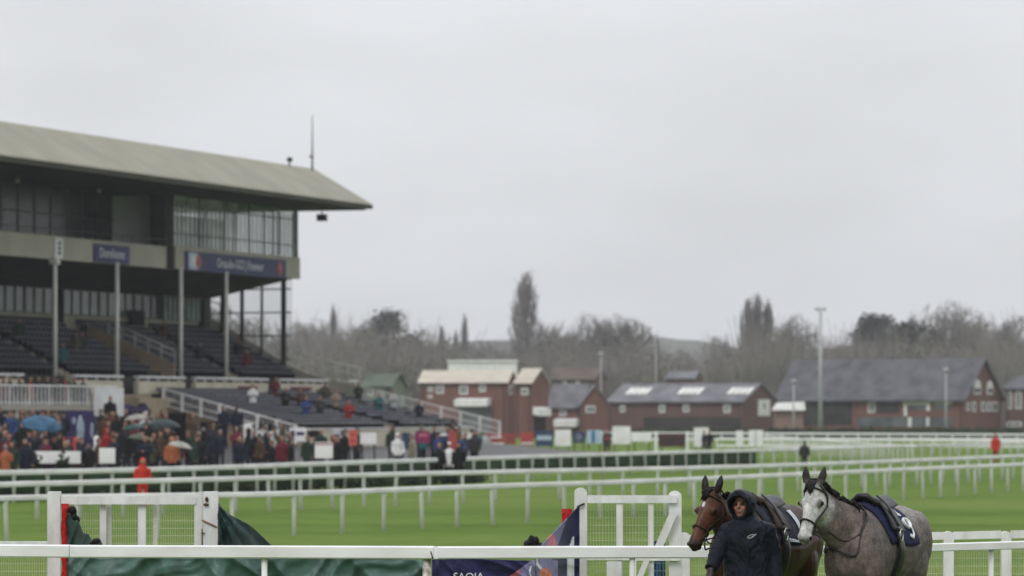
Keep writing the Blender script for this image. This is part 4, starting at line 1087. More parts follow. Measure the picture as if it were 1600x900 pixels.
for key, sd_, H, sp, kd, mt in (('round_a',11,20,.95,'round',M_TWIG),('round_b',23,20,1.05,'round',M_TWIG),('round_c',37,20,.8,'round',M_TWIGR),('poplar_a',5,30,.85,'poplar',M_TWIGR),('poplar_b',8,30,1.15,'poplar',M_TWIGR)):
    tk, tw = bare_tree(sd_, H, sp, kd); protos[key] = ['poplar' if kd == 'poplar' else 'bare_tree', [('trunk',tk,M_TRUNK),('crown',tw,mt)], H, None]
def ever(seed, H, w, mt, cone):
    rg = random.Random(seed); mb, tk = MB(), MB(); tk.tube([(0,0,0),(0,0,H*.8)],[.4,.1],6)
    for i in range(90):
        t = rg.uniform(.06,.98); rad = w/2*((1-t)**.7 if cone else sqrt(max(0,1-(2*t-.95)**2)))*rg.uniform(.35,1)
        az = rg.uniform(0,2*pi); leaf_cloud(mb, (rad*cos(az),rad*sin(az),H*t), (w*.18,w*.18,H*.09), 90, .27, rg, .1)
    mx_ = max(v[2] for v in mb.v); mb.v = [(x,y,z*H/mx_) for x,y,z in mb.v]
    return tk, mb
for key, sd_, H, w, mt, cone in (('ever_a',3,20,13,M_EVER,True),('ever_b',4,20,15,M_IVY,False),('ever_c',6,20,14,M_EVER,False),('scrub',9,20,26,M_YEL,False)):
    tk, cr_ = ever(sd_, H, w, mt, cone); protos[key] = ['evergreen_tree' if key[0]=='e' else 'bush', [('trunk',tk,M_TRUNK),('crown',cr_,mt)], H, None]
rgt = random.Random(77)
TREES = [  # kind, px, top row, width factor, distance, label
 ('round_a',338,470,1.0,900,'bare tree seen through the glass end screen of the stand'),
 ('round_b',398,492,1.0,905,'bare tree half hidden behind the white column of the stand'),
 ('round_c',462,500,.9,900,'bare tree just right of the green stand post'),
 ('round_a',496,497,.9,915,'bare tree left of the thin pale poplar near the stand'),
 ('poplar_a',521,472,.75,930,'slim hazy poplar nearest the grandstand'),
 ('round_b',556,505,1.0,905,'bare tree between the slim poplar and the squarish dark tree'),
 ('ever_c',602,478,1.05,890,'squarish dark evergreen standing tall above the left wood'),
 ('ever_b',640,522,1.35,880,'rounded dark tree on the right shoulder of the squarish evergreen'),
 ('ever_b',572,512,1.3,885,'rounded dark tree on the left shoulder of the squarish evergreen'),
 ('poplar_b',690,505,.8,930,'ragged bare poplar above the buff roofed building'),
 ('poplar_a',712,512,.8,940,'low ragged poplar between two taller ones above the buff roof'),
 ('poplar_a',726,487,.7,960,'thin pale poplar right of the ragged one'),
 ('round_c',760,535,1.2,930,'low bare tree left of the tallest poplar'),
 ('poplar_b',822,420,1.35,860,'tallest poplar, dense and spindle shaped, near the middle'),
 ('round_a',866,502,.9,900,'bare tree at the right foot of the tallest poplar'),
 ('round_b',918,487,1.1,880,'broad bare tree, left one of the domed pair'),
 ('round_a',968,488,1.1,885,'broad bare tree, right one of the domed pair'),
 ('poplar_a',1027,518,.55,900,'small narrow tree right of the domed pair'),
 ('round_c',1062,545,1.1,950,'low hazy bare tree above the distant grey roof'),
 ('round_c',1118,523,.9,930,'bare tree left of the many stemmed poplar'),
 ('poplar_b',1169,461,1.05,870,'left stem of the many stemmed poplar clump'),
 ('poplar_b',1184,455,.95,872,'middle and highest stem of the many stemmed poplar clump'),
 ('poplar_a',1199,464,1.3,874,'right stem of the many stemmed poplar clump'),
 ('round_b',1243,488,.85,880,'bare spreading tree between the poplar clump and the floodlight'),
 ('scrub',1150,560,1.0,760,'yellow green scrub bush below the poplar clump'),
 ('scrub',1205,572,.8,762,'yellow green scrub bush beside the dark hall roof'),
 ('ever_b',1322,535,1.3,860,'low olive bush tree at the left foot of the dark conifer'),
 ('ever_a',1358,487,1.0,850,'dark conifer rising above the hall roof'),
 ('ever_a',1381,489,.8,852,'second dark conifer tip leaning against the taller one'),
 ('ever_b',1418,497,1.15,855,'broad olive evergreen beside the dark conifers'),
 ('round_b',1478,467,1.15,860,'tall domed bare tree above the right end of the hall roof'),
 ('ever_b',1452,520,1.0,850,'olive ivy covered tree below the tall domed bare tree'),
 ('round_c',1525,508,1.0,870,'bare tree right of the tall domed one'),
 ('ever_b',1515,532,1.2,850,'olive ivy bush above the arched gable'),
 ('round_a',1562,505,1.0,880,'bare tree above the right edge house'),
 ('round_c',1592,490,.9,875,'bare tree at the right edge of the view'),
 ('ever_b',1580,535,1.5,850,'olive bush tree behind the right edge house'),
]
for key, px, yt, wf, D, lab in TREES:
    pr = protos[key]; H = P(0,yt,D).z - TRACK; x = P(px,0,D).x
    cat = 'bush' if key == 'scrub' else 'tree'
    if pr[3] is None:
        t = tree_thing(pr[0], lab, pr[1], (x,D,TRACK), 'trees beyond the brick buildings'); pr[3] = t
    else: t = copy_tree(pr[3], (x,D,TRACK), label=lab)
    k = H/pr[2]; t.scale = (k*wf, k*wf, k); t.rotation_euler = (0,0,rgt.uniform(0,6.28)); t['category'] = cat
# the undergrowth between and below the trees reads as one mass
rg = random.Random(99); mb = MB()
for i in range(560):
    px = rg.uniform(180,1720); D = rg.uniform(700,860); H = interp([(180,20),(650,19.5),(720,15.5),(800,15),(860,18),(1000,17.5),(1040,14),(1120,14),(1180,18),(1300,16.5),(1340,18.5),(1720,19)], px)[0]*rg.uniform(.62,1.10); x = P(px,0,D).x; mk = rg.choice((0,0,1,2)); m_ = 0 if mk == 0 else mk
    if rg.random() < .45:
        leaf_cloud(mb, (x,D,TRACK+H*.45), (rg.uniform(3,5),3,H*.5), 150, .30, rg, .2, 1 if mk < 2 else 2)
    else:
        for k in range(70):
            a = rg.uniform(0,2*pi); tlt = rg.uniform(.05,.55); b0 = Vector((x+rg.uniform(-3,3),D+rg.uniform(-2,2),TRACK)); L = H*rg.uniform(.6,1.05)
            mb.tube([b0, b0+Vector((cos(a)*sin(tlt)*.5,sin(a)*sin(tlt)*.5,cos(tlt)*.55))*L, b0+Vector((cos(a)*sin(tlt),sin(a)*sin(tlt),cos(tlt)))*L], [.09,.07,.03], 3, 0, cap=False, smooth=False)
tag(mb.build('woodland', [M_TWIG, M_IVY, M_EVER], None, origin=(0,780,TRACK)), 'bare brown undergrowth filling the wood behind the brick buildings', 'woodland', kind='stuff')

# ------------------------------------------------------------------ horses
def coat(name, kind):
    m = bpy.data.materials.new(name); m.use_nodes = True
    nt = m.node_tree; n, l = nt.nodes, nt.links; b = n['Principled BSDF']
    b.inputs['Roughness'].default_value = 0.55 if kind == 'grey' else 0.38; b.inputs['Specular IOR Level'].default_value = 0.07 if kind == 'grey' else 0.18
    at = n.new('ShaderNodeAttribute'); at.attribute_name = 'coat'; at.attribute_type = 'GEOMETRY'
    t = n.new('ShaderNodeTexCoord')
    n1_ = n.new('ShaderNodeTexNoise'); n1_.inputs['Scale'].default_value = 42; n1_.inputs['Detail'].default_value = 4; n1_.inputs['Roughness'].default_value = .7
    n2_ = n.new('ShaderNodeTexNoise'); n2_.inputs['Scale'].default_value = 7; n2_.inputs['Detail'].default_value = 3
    vo = n.new('ShaderNodeTexVoronoi'); vo.inputs['Scale'].default_value = 16
    for x in (n1_, n2_, vo): l.new(t.outputs['Object'], x.inputs['Vector'])
    def mth(op, a, b_):
        x = n.new('ShaderNodeMath'); x.operation = op
        for k, i in enumerate((a, b_)):
            if isinstance(i, (int, float)): x.inputs[k].default_value = i
            else: l.new(i, x.inputs[k])
        return x.outputs[0]
    if kind == 'grey': f = mth('ADD', mth('MULTIPLY', n1_.outputs['Fac'], .95), mth('ADD', mth('MULTIPLY', n2_.outputs['Fac'], .62), mth('MULTIPLY', vo.outputs['Distance'], -.28)))
    else: f = mth('ADD', mth('MULTIPLY', n1_.outputs['Fac'], .45), mth('MULTIPLY', n2_.outputs['Fac'], .75))
    mr = n.new('ShaderNodeMapRange'); mr.inputs['From Min'].default_value = .35; mr.inputs['From Max'].default_value = .95
    mr.inputs['To Min'].default_value = .45; mr.inputs['To Max'].default_value = 1.60; l.new(f, mr.inputs['Value'])
    sc = n.new('ShaderNodeVectorMath'); sc.operation = 'SCALE'; l.new(at.outputs['Vector'], sc.inputs[0]); l.new(mr.outputs[0], sc.inputs['Scale'])
    l.new(sc.outputs[0], b.inputs['Base Color'])
    bp = n.new('ShaderNodeBump'); bp.inputs['Strength'].default_value = .25; bp.inputs['Distance'].default_value = .008
    l.new(n1_.outputs['Fac'], bp.inputs['Height']); l.new(bp.outputs[0], b.inputs['Normal'])
    return m
M_LEATHER = mat('black_leather', (0.014,0.013,0.013), 0.32, 0.3, 30.0, 0.15, 60, spec=.3)
M_LEATHG = mat('worn_grey_leather', (0.060,0.062,0.068), 0.35, 0.25, 25.0, 0.2, 60)
M_LEATHB = mat('dark_brown_leather', (0.040,0.028,0.020), 0.4, 0.3, 30.0, 0.15, 60)
M_STEELB = mat('bit_steel', (0.45,0.45,0.45), 0.3, 0.1, 20.0, metal=1.0)
M_PADN = mat('navy_saddle_cloth', (0.018,0.022,0.060), 0.75, 0.2, 20.0, 0.25, 120)
M_PADG = mat('dark_grey_saddle_cloth', (0.035,0.038,0.055), 0.75, 0.25, 20.0, 0.25, 120)
M_EYE = mat('horse_eye', (0.008,0.006,0.005), 0.08, 0.1, 10.0)
M_NOSTRIL = mat('dark_nostril', (0.008,0.007,0.007), 0.7, 0.2, 20.0)
M_HOOF = mat('hoof', (0.05,0.045,0.04), 0.6, 0.2, 20.0)
TORSO = [ # x, top, bottom, half width
 (.66,1.27,.98,.10),(.60,1.36,.90,.19),(.48,1.46,.82,.25),(.30,1.56,.77,.275),(.10,1.62,.76,.285),(-.10,1.585,.755,.30),(-.35,1.54,.77,.315),
 (-.58,1.545,.82,.31),(-.80,1.57,.90,.305),(-1.00,1.545,.98,.275),(-1.16,1.46,1.02,.22),(-1.26,1.34,1.05,.13)]
def torso_pt(x, ang, k=1.0, off=0.0):
    """surface point of the barrel: ang 0 = spine, +90 = left flank, 180 = belly"""
    rows = sorted((q[0],q[1],q[2],q[3]) for q in TORSO)
    top, bot, hw = interp(rows, x); zc = (top+bot)/2; hh = (top-bot)/2; a = radians(ang)
    z = cos(a)*hh; up = z/hh
    w = hw*sin(a)*(1.0-.20*max(0,up)-.04*max(0,-up))
    v = Vector((0, w, z)); v = v*k + v.normalized()*off
    return Vector((x, v.y, zc+v.z))
HEADP = [ # t along the face, depth(half), half width
 (0.0,.085,.082),(.08,.118,.097),(.18,.142,.110),(.28,.150,.110),(.38,.140,.097),(.50,.110,.076),(.62,.088,.063),(.74,.078,.060),(.85,.076,.064),(.93,.066,.060),(1.0,.040,.042)]
def make_horse(kind, name, label, loc, rz, poll, yaw, pitch, roll=0.0):
    """poll: point between the ears in the horse's own axes; yaw / pitch steer the head"""
    rg = random.Random(len(name)+len(kind))
    T = Matrix.Translation(Vector(loc)) @ Matrix.Rotation(rz,4,'Z')
    HL = .55
    f = Vector((cos(pitch)*cos(yaw), cos(pitch)*sin(yaw), -sin(pitch)))                    # down the face
    s = Vector((-sin(yaw), cos(yaw), 0))                                                  # to the horse's left
    n_ = f.cross(s).normalized(); n_ = n_ if n_.z < 0 or n_.x*cos(yaw)+n_.y*sin(yaw) < 0 else -n_   # from face to jaw
    if roll: R_ = Matrix.Rotation(roll,3,f); s = R_ @ s; n_ = R_ @ n_
    poll = Vector(poll); F0 = poll + n_*(-.0) 
    def head_pt(t, ang, off=0.0):
        """ang 0 = ridge of the face, +90 = left cheek, 180 = jaw"""
        dp, hw = interp(HEADP, t); a = radians(ang); c = F0 + f*(HL*t) + n_*dp
        wv = sin(a)*hw*(1-.22*max(0,cos(a)) - .18*max(0,-cos(a)))
        d = s*wv - n_*(dp*cos(a)); L = d.length
        return c + d*((L+off)/L)
    body = MB()
    NA = 24
    rr = [[torso_pt(q[0], 360*k/NA) for k in range(NA)] for q in TORSO]; body.rings(rr)
    hr = [[head_pt(q[0], 360*k/20) for k in range(20)] for q in HEADP]
    hr.insert(0, [F0 - f*.05 + n_*.085 + (p-(F0+n_*.085))*.6 for p in hr[0]]); body.rings(hr)
    # neck
    hc = F0 + f*.05 + n_*.10
    P0, P3 = Vector((.22,0,1.24)), hc
    P1, P2 = Vector((.60,poll.y*.12,1.37)), hc - Vector((cos(yaw*.7)*.24, sin(yaw*.7)*.24, .23)) 
    N = 11; rr = []
    for i in range(N):
        t = i/(N-1); c = P0*(1-t)**3 + P1*3*t*(1-t)**2 + P2*3*t*t*(1-t) + P3*t**3
        d = ((P1-P0)*3*(1-t)**2 + (P2-P1)*6*t*(1-t) + (P3-P2)*3*t*t).normalized()
        y_ = Vector((0,0,1)).cross(d).normalized(); z_ = d.cross(y_)
        hd = lerp(.36,.118,t**.72); hw = lerp(.205,.072,t**.75)
        rr.append([c + y_*(hw*sin(2*pi*k/20)*(1-.28*max(0,cos(2*pi*k/20)))) + z_*(hd*cos(2*pi*k/20)) for k in range(20)])
    body.rings(rr); neck_rr = rr
    # withers and croup muscle, shoulders, orbits, nostril rims, jowls
    for sy in (-1,1):
        body.ball((.40,sy*.15,1.08),(.20,.13,.30),8); body.ball((-.88,sy*.15,1.22),(.30,.15,.30),8); body.ball((-.74,sy*.20,1.02),(.20,.11,.22),8)
        body.ball(F0+f*.17+n_*.060+s*(sy*.080), .040, 6); body.ball(F0+f*.50+n_*.062+s*(sy*.040), (.034,.030,.036), 6)
        body.ball(F0+f*.20+n_*.20+s*(sy*.042), (.075,.05,.075), 6)
    body.ball(F0+f*.54+n_*.085, (.040,.042,.036), 6); body.ball(F0+f*.512+n_*.125, (.036,.036,.03), 6)
    # legs
    def leg(pts):
        ring = []
        for (x,y,z,rx,ry) in pts: ring.append([Vector((x+rx*cos(2*pi*k/12), y+ry*sin(2*pi*k/12), z)) for k in range(12)])
        body.rings(ring)
    for sy, dx in ((1,.10),(-1,-.12)):
        leg([(.40,sy*.16,1.10,.15,.08),(.38+dx*.1,sy*.165,.92,.12,.085),(.38+dx*.4,sy*.165,.74,.075,.065),(.39+dx*.7,sy*.16,.58,.055,.052),(.40+dx*.8,sy*.16,.50,.056,.052),(.39+dx*.85,sy*.16,.43,.042,.040),(.39+dx*.95,sy*.16,.26,.036,.031),(.39+dx,sy*.16,.17,.046,.042),(.42+dx,sy*.16,.10,.036,.036),(.45+dx,sy*.16,.05,.052,.050),(.46+dx,sy*.16,.0,.065,.058)])
    for sy, dx in ((1,-.10),(-1,.14)):
        leg([(-.86,sy*.15,1.28,.22,.12),(-.80+dx*.1,sy*.17,1.06,.23,.125),(-.80+dx*.3,sy*.17,.90,.165,.10),(-.88+dx*.5,sy*.165,.74,.10,.07),(-1.00+dx*.7,sy*.16,.60,.068,.050),(-1.04+dx*.8,sy*.16,.52,.064,.046),(-1.01+dx*.85,sy*.16,.42,.046,.038),(-.98+dx*.95,sy*.16,.26,.040,.034),(-.97+dx,sy*.16,.17,.050,.044),(-.94+dx,sy*.16,.10,.040,.038),(-.91+dx,sy*.16,.05,.055,.052),(-.90+dx,sy*.16,.0,.066,.060)])
    # ears
    for sy in (-1,1):
        e0 = F0 - f*.015 + n_*.045 + s*(sy*.074); up = (-n_*.15 - f*1.0 + s*(sy*.20)).normalized(); up = (up + Vector((0,0,.55))).normalized()
        rr = []
        for t, r in ((0,.030),(.03,.040),(.07,.042),(.11,.033),(.145,.018),(.172,.004)):
            c = e0 + up*t; rr.append([c + s*(r*cos(2*pi*k/10)) + up.cross(s)*(r*.75*sin(2*pi*k/10)) for k in range(10)])
        body.rings(rr)
    vs, fs = remesh(body, .0125, 5, .5)
    # coat colour by anatomy
    cols = []
    ec = F0 + f*.30 + n_*.12
    for v in vs:
        h = (v-F0).dot(f); dn = (v-F0).dot(n_); ds = abs((v-F0).dot(s))
        inhead = sstep(-.03,.06,h)*(1-sstep(.26,.34,dn+.0*h))*(1 if ds < .16 else 0)
        low = 1 - sstep(.45,.85,v.z)
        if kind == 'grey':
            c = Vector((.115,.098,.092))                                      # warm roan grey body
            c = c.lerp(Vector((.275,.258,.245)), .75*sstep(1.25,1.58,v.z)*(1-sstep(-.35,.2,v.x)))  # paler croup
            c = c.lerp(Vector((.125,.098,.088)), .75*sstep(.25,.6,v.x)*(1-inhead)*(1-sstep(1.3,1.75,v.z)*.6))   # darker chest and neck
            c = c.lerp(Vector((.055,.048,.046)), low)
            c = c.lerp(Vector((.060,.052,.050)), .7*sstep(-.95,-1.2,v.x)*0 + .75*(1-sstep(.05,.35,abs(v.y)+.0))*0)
            c = c.lerp(Vector((.46,.455,.445)), inhead*(.95-.25*sstep(.13,.24,dn)))
            c = c.lerp(Vector((.115,.10,.098)), inhead*sstep(.47,.545,h)*.85)  # grey muzzle
            c = c.lerp(Vector((.10,.09,.088)), (1-sstep(.03,.060,(v-(F0+f*.17+n_*.062+s*.10)).length))*.9 + (1-sstep(.03,.060,(v-(F0+f*.17+n_*.062-s*.10)).length))*.9)
            if h < -.01 and dn < .12: c = c.lerp(Vector((.030,.027,.026)), .95*(1-sstep(-.06,-.01,h)))
        else:
            c = Vector((.052,.018,.010))
            c = c.lerp(Vector((.016,.008,.006)), .6*sstep(1.25,1.6,v.z)*(1-inhead))
            c = c.lerp(Vector((.010,.007,.006)), low)
            c = c.lerp(Vector((.078,.027,.014)), inhead)
            c = c.lerp(Vector((.018,.009,.007)), inhead*sstep(.05,.17,dn)*(1-sstep(.33,.46,h))*.55)
            c = c.lerp(Vector((.015,.009,.008)), inhead*sstep(.44,.525,h)*.9)
            if h < -.01 and dn < .12: c = c.lerp(Vector((.008,.006,.005)), .9*(1-sstep(-.06,-.01,h)))
            c = c.lerp(Vector((.65,.65,.66)), (1-sstep(.012,.022, sqrt(((h-.135)*.62)**2 + ds**2)))*(1 if dn < .05 else 0))   # white star
        cols.append(c)
    t = thing(name, label, 'horse', loc); t.rotation_euler = (0,0,rz)
    def put(nm, mb, mt, parent=None):
        o = mb.build(nm, mt, None); o.parent = parent or t; return o
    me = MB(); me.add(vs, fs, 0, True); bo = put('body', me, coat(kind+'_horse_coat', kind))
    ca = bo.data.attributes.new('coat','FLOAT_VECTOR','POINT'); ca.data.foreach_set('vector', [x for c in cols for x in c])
    for sy in (-1,1):
        q = MB(); q.ball(F0+f*.172+n_*.062+s*(sy*.109), .0215, 8); put('eye', q, M_EYE)
        q = MB(); R_ = Matrix((f, s, n_)).transposed(); q.ball(F0+f*.512+n_*.060+s*(sy*.066), (.020,.012,.016), 6, R=R_); put('nostril', q, M_NOSTRIL)
    # mane, forelock, tail: tufts of tapering locks
    hairc = (0.020,0.018,0.018) if kind == 'grey' else (0.008,0.006,0.006)
    mh = mat(kind+'_mane_hair', hairc, .55, .4, 30.0, 0.2, 60)
    q = MB()
    for i in range(120):
        tt = rg.uniform(.10,1.0)*(N-1.001); i0 = int(tt); k = tt-i0
        c = neck_rr[i0][0].lerp(neck_rr[min(i0+1,N-1)][0], k) - Vector((0,0,.012))
        sd = rg.choice((-1,-1,1)); out = Vector((rg.gauss(0,.02)-.02, sd*rg.uniform(.02,.06), rg.uniform(.02,.055)))
        L = rg.uniform(.05,.12); q.tube([c, c+out*.8, c+out+Vector((rg.gauss(0,.02)-.02, sd*rg.uniform(.02,.05), -L*.8))], [.017,.014,.004], 5)
    put('mane', q, mh)
    q = MB()
    for i in range(16):
        c = F0 - f*.03 + n_*.015 + s*rg.uniform(-.03,.03); q.tube([c, c - n_*.03 + f*.05 + s*rg.gauss(0,.015), c + f*rg.uniform(.09,.15) - n_*.018 + s*rg.gauss(0,.02)], [.014,.012,.003], 5)
    put('forelock', q, mh)
    q = MB()
    for i in range(40):
        c = Vector((-1.24,rg.gauss(0,.02),1.38)); e = Vector((rg.gauss(0,.05),rg.gauss(0,.05),0))
        q.tube([c, c+Vector((-.05,-.03,-.04))+e*.3, c+Vector((-.05,-.06,-.35))+e*.7, c+Vector((-.04,-.08,-.85+rg.uniform(-.1,.1)))+e], [.022,.024,.022,.004], 5)
    put('tail', q, mh)
    # bridle
    lm = M_LEATHER if kind == 'grey' else M_LEATHB
    q = MB(); W_ = .0105
    def strap(pts, r=W_): q.tube(pts, r, 6, flat=.8)
    strap([head_pt(.335+.10*.0+.37*.0+ (.62-.335)*.0 + .30, a, .006) if False else head_pt(.66 - .02*cos(radians(a)), a, .007) for a in range(0,361,15)], .012)      # noseband
    strap([head_pt(.075 + .05*(1-cos(radians(a)))*.5, a, .010) for a in range(-95,96,10)], .010)                                                                     # browband
    for sy in (-1,1):
        strap([head_pt(tt, sy*aa, .008) for tt, aa in ((.0,60),(.06,78),(.14,92),(.28,98),(.45,96),(.60,92),(.78,98))], .010)                                            # cheekpiece
        strap([head_pt(tt, sy*aa, .010) for tt, aa in ((.02,80),(.12,110),(.22,135),(.30,165),(.31,180))], .008)                                                          # throatlash
        c = head_pt(.80, sy*100, .012); q.tube([c + f*(.026*cos(2*pi*k/12)) + n_*(.026*sin(2*pi*k/12)) for k in range(13)], .006, 5)
    strap([F0 - f*.045 + n_*.05 + s*(.085*sin(radians(a))) - f*(.02*cos(radians(a))) for a in range(-90,91,15)], .010)
    bri = put('bridle', q, lm)
    from mathutils.bvhtree import BVHTree
    bvh = BVHTree.FromPolygons([tuple(v) for v in vs], fs)
    def skin(i0, kk, off):
        c0 = sum(neck_rr[i0], Vector())/20; d = (neck_rr[i0][kk % 20]-c0).normalized(); h = bvh.ray_cast(c0+d*1.2, -d)
        return (h[0] if h[0] is not None else neck_rr[i0][kk % 20]) + d*off
    # reins lying back over the neck
    q = MB()
    for sy in (-1,1):
        b0 = head_pt(.80, sy*100, .012)
        pts = [b0, b0 + Vector((-.10,sy*.03,-.05))]
        for i0, kk in ((6,8),(4,7),(3,5),(2,2)):
            k_ = kk if sy > 0 else (20-kk); pts.append(skin(i0,k_,.016))
        q.tube(smooth_path(pts,4), .007, 5)
    put('reins', q, lm)
    # breast girth and martingale strap round the base of the neck
    q = MB(); pts = []
    for sy in (1,):
        for i0, kk in ((2,1),(2,3),(3,5),(3,7),(4,9),(4,10),(4,11),(3,13),(3,15),(2,17),(2,19)):
            pts.append(skin(i0,kk,.012))
    pts.append(pts[0]); q.tube(smooth_path(pts,4), .011, 6)
    put('breast_strap', q, lm)
    # saddle cloth, following the barrel
    def patch(x0, x1, a0, a1, off, nx=12, na=30, shape=None, thick=.012):
        mb = MB(); top, bot = [], []
        for i in range(nx+1):
            for j in range(na+1):
                u_ = i/nx; w_ = j/na; x = lerp(x0,x1,u_); a = lerp(a0,a1,w_)
                if shape: x, a = shape(u_, w_, x, a)
                o_ = off + .004*sin(9*u_+5*w_)
                top.append(torso_pt(x,a,1,o_+thick)); bot.append(torso_pt(x,a,1,o_))
        n1 = na+1; m_ = len(top); fs_ = []
        for i in range(nx):
            for j in range(na):
                A = (i*n1+j,(i+1)*n1+j,(i+1)*n1+j+1,i*n1+j+1); fs_.append(A); fs_.append(tuple(m_+k for k in reversed(A)))
        for i in range(nx): 
            for j_ in (0,na): A = (i*n1+j_,(i+1)*n1+j_); fs_.append((A[0],A[1],m_+A[1],m_+A[0]) if j_ == na else (A[1],A[0],m_+A[0],m_+A[1]))
        for j in range(na):
            for i_ in (0,nx): A = (i_*n1+j,i_*n1+j+1); fs_.append((A[1],A[0],m_+A[0],m_+A[1]) if i_ == nx else (A[0],A[1],m_+A[1],m_+A[0]))
        mb.add(top+bot, fs_, 0, True); return mb
    shp = lambda u_, w_, x, a: (x + .10*(abs(a)/80)**2*(1-u_)*-1.0 + .02, a)
    cl = put('saddle_cloth', patch(.26,-.52,-84,84,.010, shape=shp), M_PADN if kind == 'grey' else M_PADG)
    if kind == 'grey':
        w_s = lambda a0, a1, x0, x1: patch(x0,x1,a0,a1,.026,4,10,thick=.004)
        for sg in (1,-1):
            q = MB(); b_ = w_s(sg*20,sg*40,-.30,-.365); q.add(b_.v,b_.f,0,True)
            # numeral 9 along the cloth, reading across the flank
            path9 = [(.50+.5*sin(2*pi*k/14), .52+.40*cos(2*pi*k/14)) for k in range(15)]
            pts = [torso_pt(lerp(-.28,-.42,p_[0]), sg*lerp(44,62,p_[1]), 1, .032) for p_ in path9]; q.tube(pts, .019, 6, flat=.5)
            pts = [torso_pt(x, sg*a, 1, .032) for x, a in ((-.41,52),(-.415,62),(-.40,69),(-.35,73),(-.30,71))]; q.tube(pts, .019, 6, flat=.5); put('number', q, M_PRINTW, cl)
    else:
        for sg in (1,-1):
            q = MB(); b_ = patch(-.40,-.50,sg*30,sg*82,.028,3,20,thick=.004); q.add(b_.v,b_.f,0,True)
            b_ = patch(-.05,-.50,sg*78,sg*82,.029,8,3,thick=.004); q.add(b_.v,b_.f,0,True)
            put('pale_border', q, mat('pale_blue_trim', (0.50,0.54,0.60), .6, .1, 20.0), cl)
    # racing saddle: panel and flaps, raised seat, pommel roll, stirrup leather, girth
    sad = put('saddle', patch(.14,-.30,-26,26,.030,8,16,thick=.03), lm)
    q = MB(); rr = []
    for x, zt, w in ((.13,1.665,.05),(.10,1.68,.085),(.02,1.66,.11),(-.10,1.625,.14),(-.22,1.62,.165),(-.33,1.645,.17),(-.40,1.66,.14),(-.425,1.65,.06)):
        zb = zt - .035; rr.append([Vector((x, w*cos(2*pi*k/16), lerp(zb,zt,.5)+.026*sin(2*pi*k/16)-.05*(cos(2*pi*k/16))**2)) for k in range(16)])
    q.rings(rr); put('seat', q, M_LEATHG, sad)
    q = MB(); q.tube([torso_pt(.16,-30,1,.05),torso_pt(.18,-8,1,.075),torso_pt(.18,8,1,.075),torso_pt(.16,30,1,.05)], [.026,.034,.034,.026], 8); put('pommel', q, lm, sad)
    for sg in (1,-1):
        q = patch(.10,-.16,sg*24,sg*70,.046,6,14,shape=lambda u_,w_,x,a: (x+.10*w_-.05*w_*w_, a),thick=.012); put('flap', q, lm, sad)
        q = MB(); q.tube(smooth_path([torso_pt(.05,sg*18,1,.085),torso_pt(.03,sg*40,1,.075),torso_pt(.02,sg*66,1,.07)],4), .022, 6, flat=.5)
        put('stirrup_leather', q, M_LEATHG, sad)
        q = MB(); c = torso_pt(.02,sg*70,1,.075); q.tube([c+Vector((.045*sin(2*pi*k/12),0,-.055+.055*cos(2*pi*k/12))) for k in range(13)], .008, 6); put('stirrup', q, M_STEELB, sad)
    q = patch(.07,-.06,-150,-60,.030,3,30,thick=.010); b_ = patch(.07,-.06,60,212,.030,3,40,thick=.010); q.add(b_.v,b_.f,0,True)
    put('girth', q, M_LEATHER)
    return t, T, head_pt
RZ_G = pi + radians(66)         # heading: towards the camera and a little left
def place_w(px, D): return (P(px,0,D).x, D, 0.0)
TH = radians(66)
def poll_local(px, py, D, loc, rz):
    w = P(px,py,D) - Vector(loc); return Matrix.Rotation(-rz,3,'Z') @ w
gloc = place_w(1358, 37.75); grz = pi + TH
hg, TG, hpg = make_horse('grey', 'grey_horse', 'dappled grey horse with black bridle and navy numbered saddle cloth', gloc, grz, poll_local(1268,755,36.95,gloc,grz), radians(-6), radians(66))
bloc = place_w(1180, 38.05); brz = pi + radians(64)
hb_, TB, hpb = make_horse('bay', 'bay_horse', 'dark bay horse with a white star, led by the hooded handler', bloc, brz, poll_local(1106,767,37.2,bloc,brz), radians(-16), radians(61))

# ------------------------------------------------------------------ the handler leading the bay horse
DH = 36.9; SH = F/DH
HX = P(1165,0,DH).x
def hp(px, py, dy=0.0): return Vector(((px-800)/F*DH - HX, dy, CAMZ-(py-HY)/SH))
def attr_skin(name, rough):
    m = bpy.data.materials.new(name); m.use_nodes = True; nt = m.node_tree; b = nt.nodes['Principled BSDF']
    b.inputs['Roughness'].default_value = rough
    at = nt.nodes.new('ShaderNodeAttribute'); at.attribute_name = 'tint'; at.attribute_type = 'GEOMETRY'
    ns = nt.nodes.new('ShaderNodeTexNoise'); ns.inputs['Scale'].default_value = 60
    mr = nt.nodes.new('ShaderNodeMapRange'); mr.inputs['To Min'].default_value = .8; mr.inputs['To Max'].default_value = 1.15
    sc = nt.nodes.new('ShaderNodeVectorMath'); sc.operation = 'SCALE'
    nt.links.new(ns.outputs['Fac'], mr.inputs['Value']); nt.links.new(at.outputs['Vector'], sc.inputs[0]); nt.links.new(mr.outputs[0], sc.inputs['Scale'])
    nt.links.new(sc.outputs[0], b.inputs['Base Color']); return m
man = thing('person', 'person in a dark navy hooded rain jacket leading the bay horse', 'person', (HX, DH, 0))
fd = Vector((-.40,-.92,0)).normalized(); fs_ = Vector((-fd.y, fd.x, 0)) ; up_ = Vector((0,0,1))       # where the face looks; fs_ = his left
fs_ = up_.cross(fd).normalized()
HC = hp(1160,790,.0) + Vector((0,.03,0))            # head centre
sh_r, sh_l = hp(1138,826,.04), hp(1200,827,.02)
el_r, el_l = hp(1121,866,-.06), hp(1209,870,.05)
wr_r, wr_l = hp(1109,888,-.20), hp(1212,914,-.02)
bd = MB()
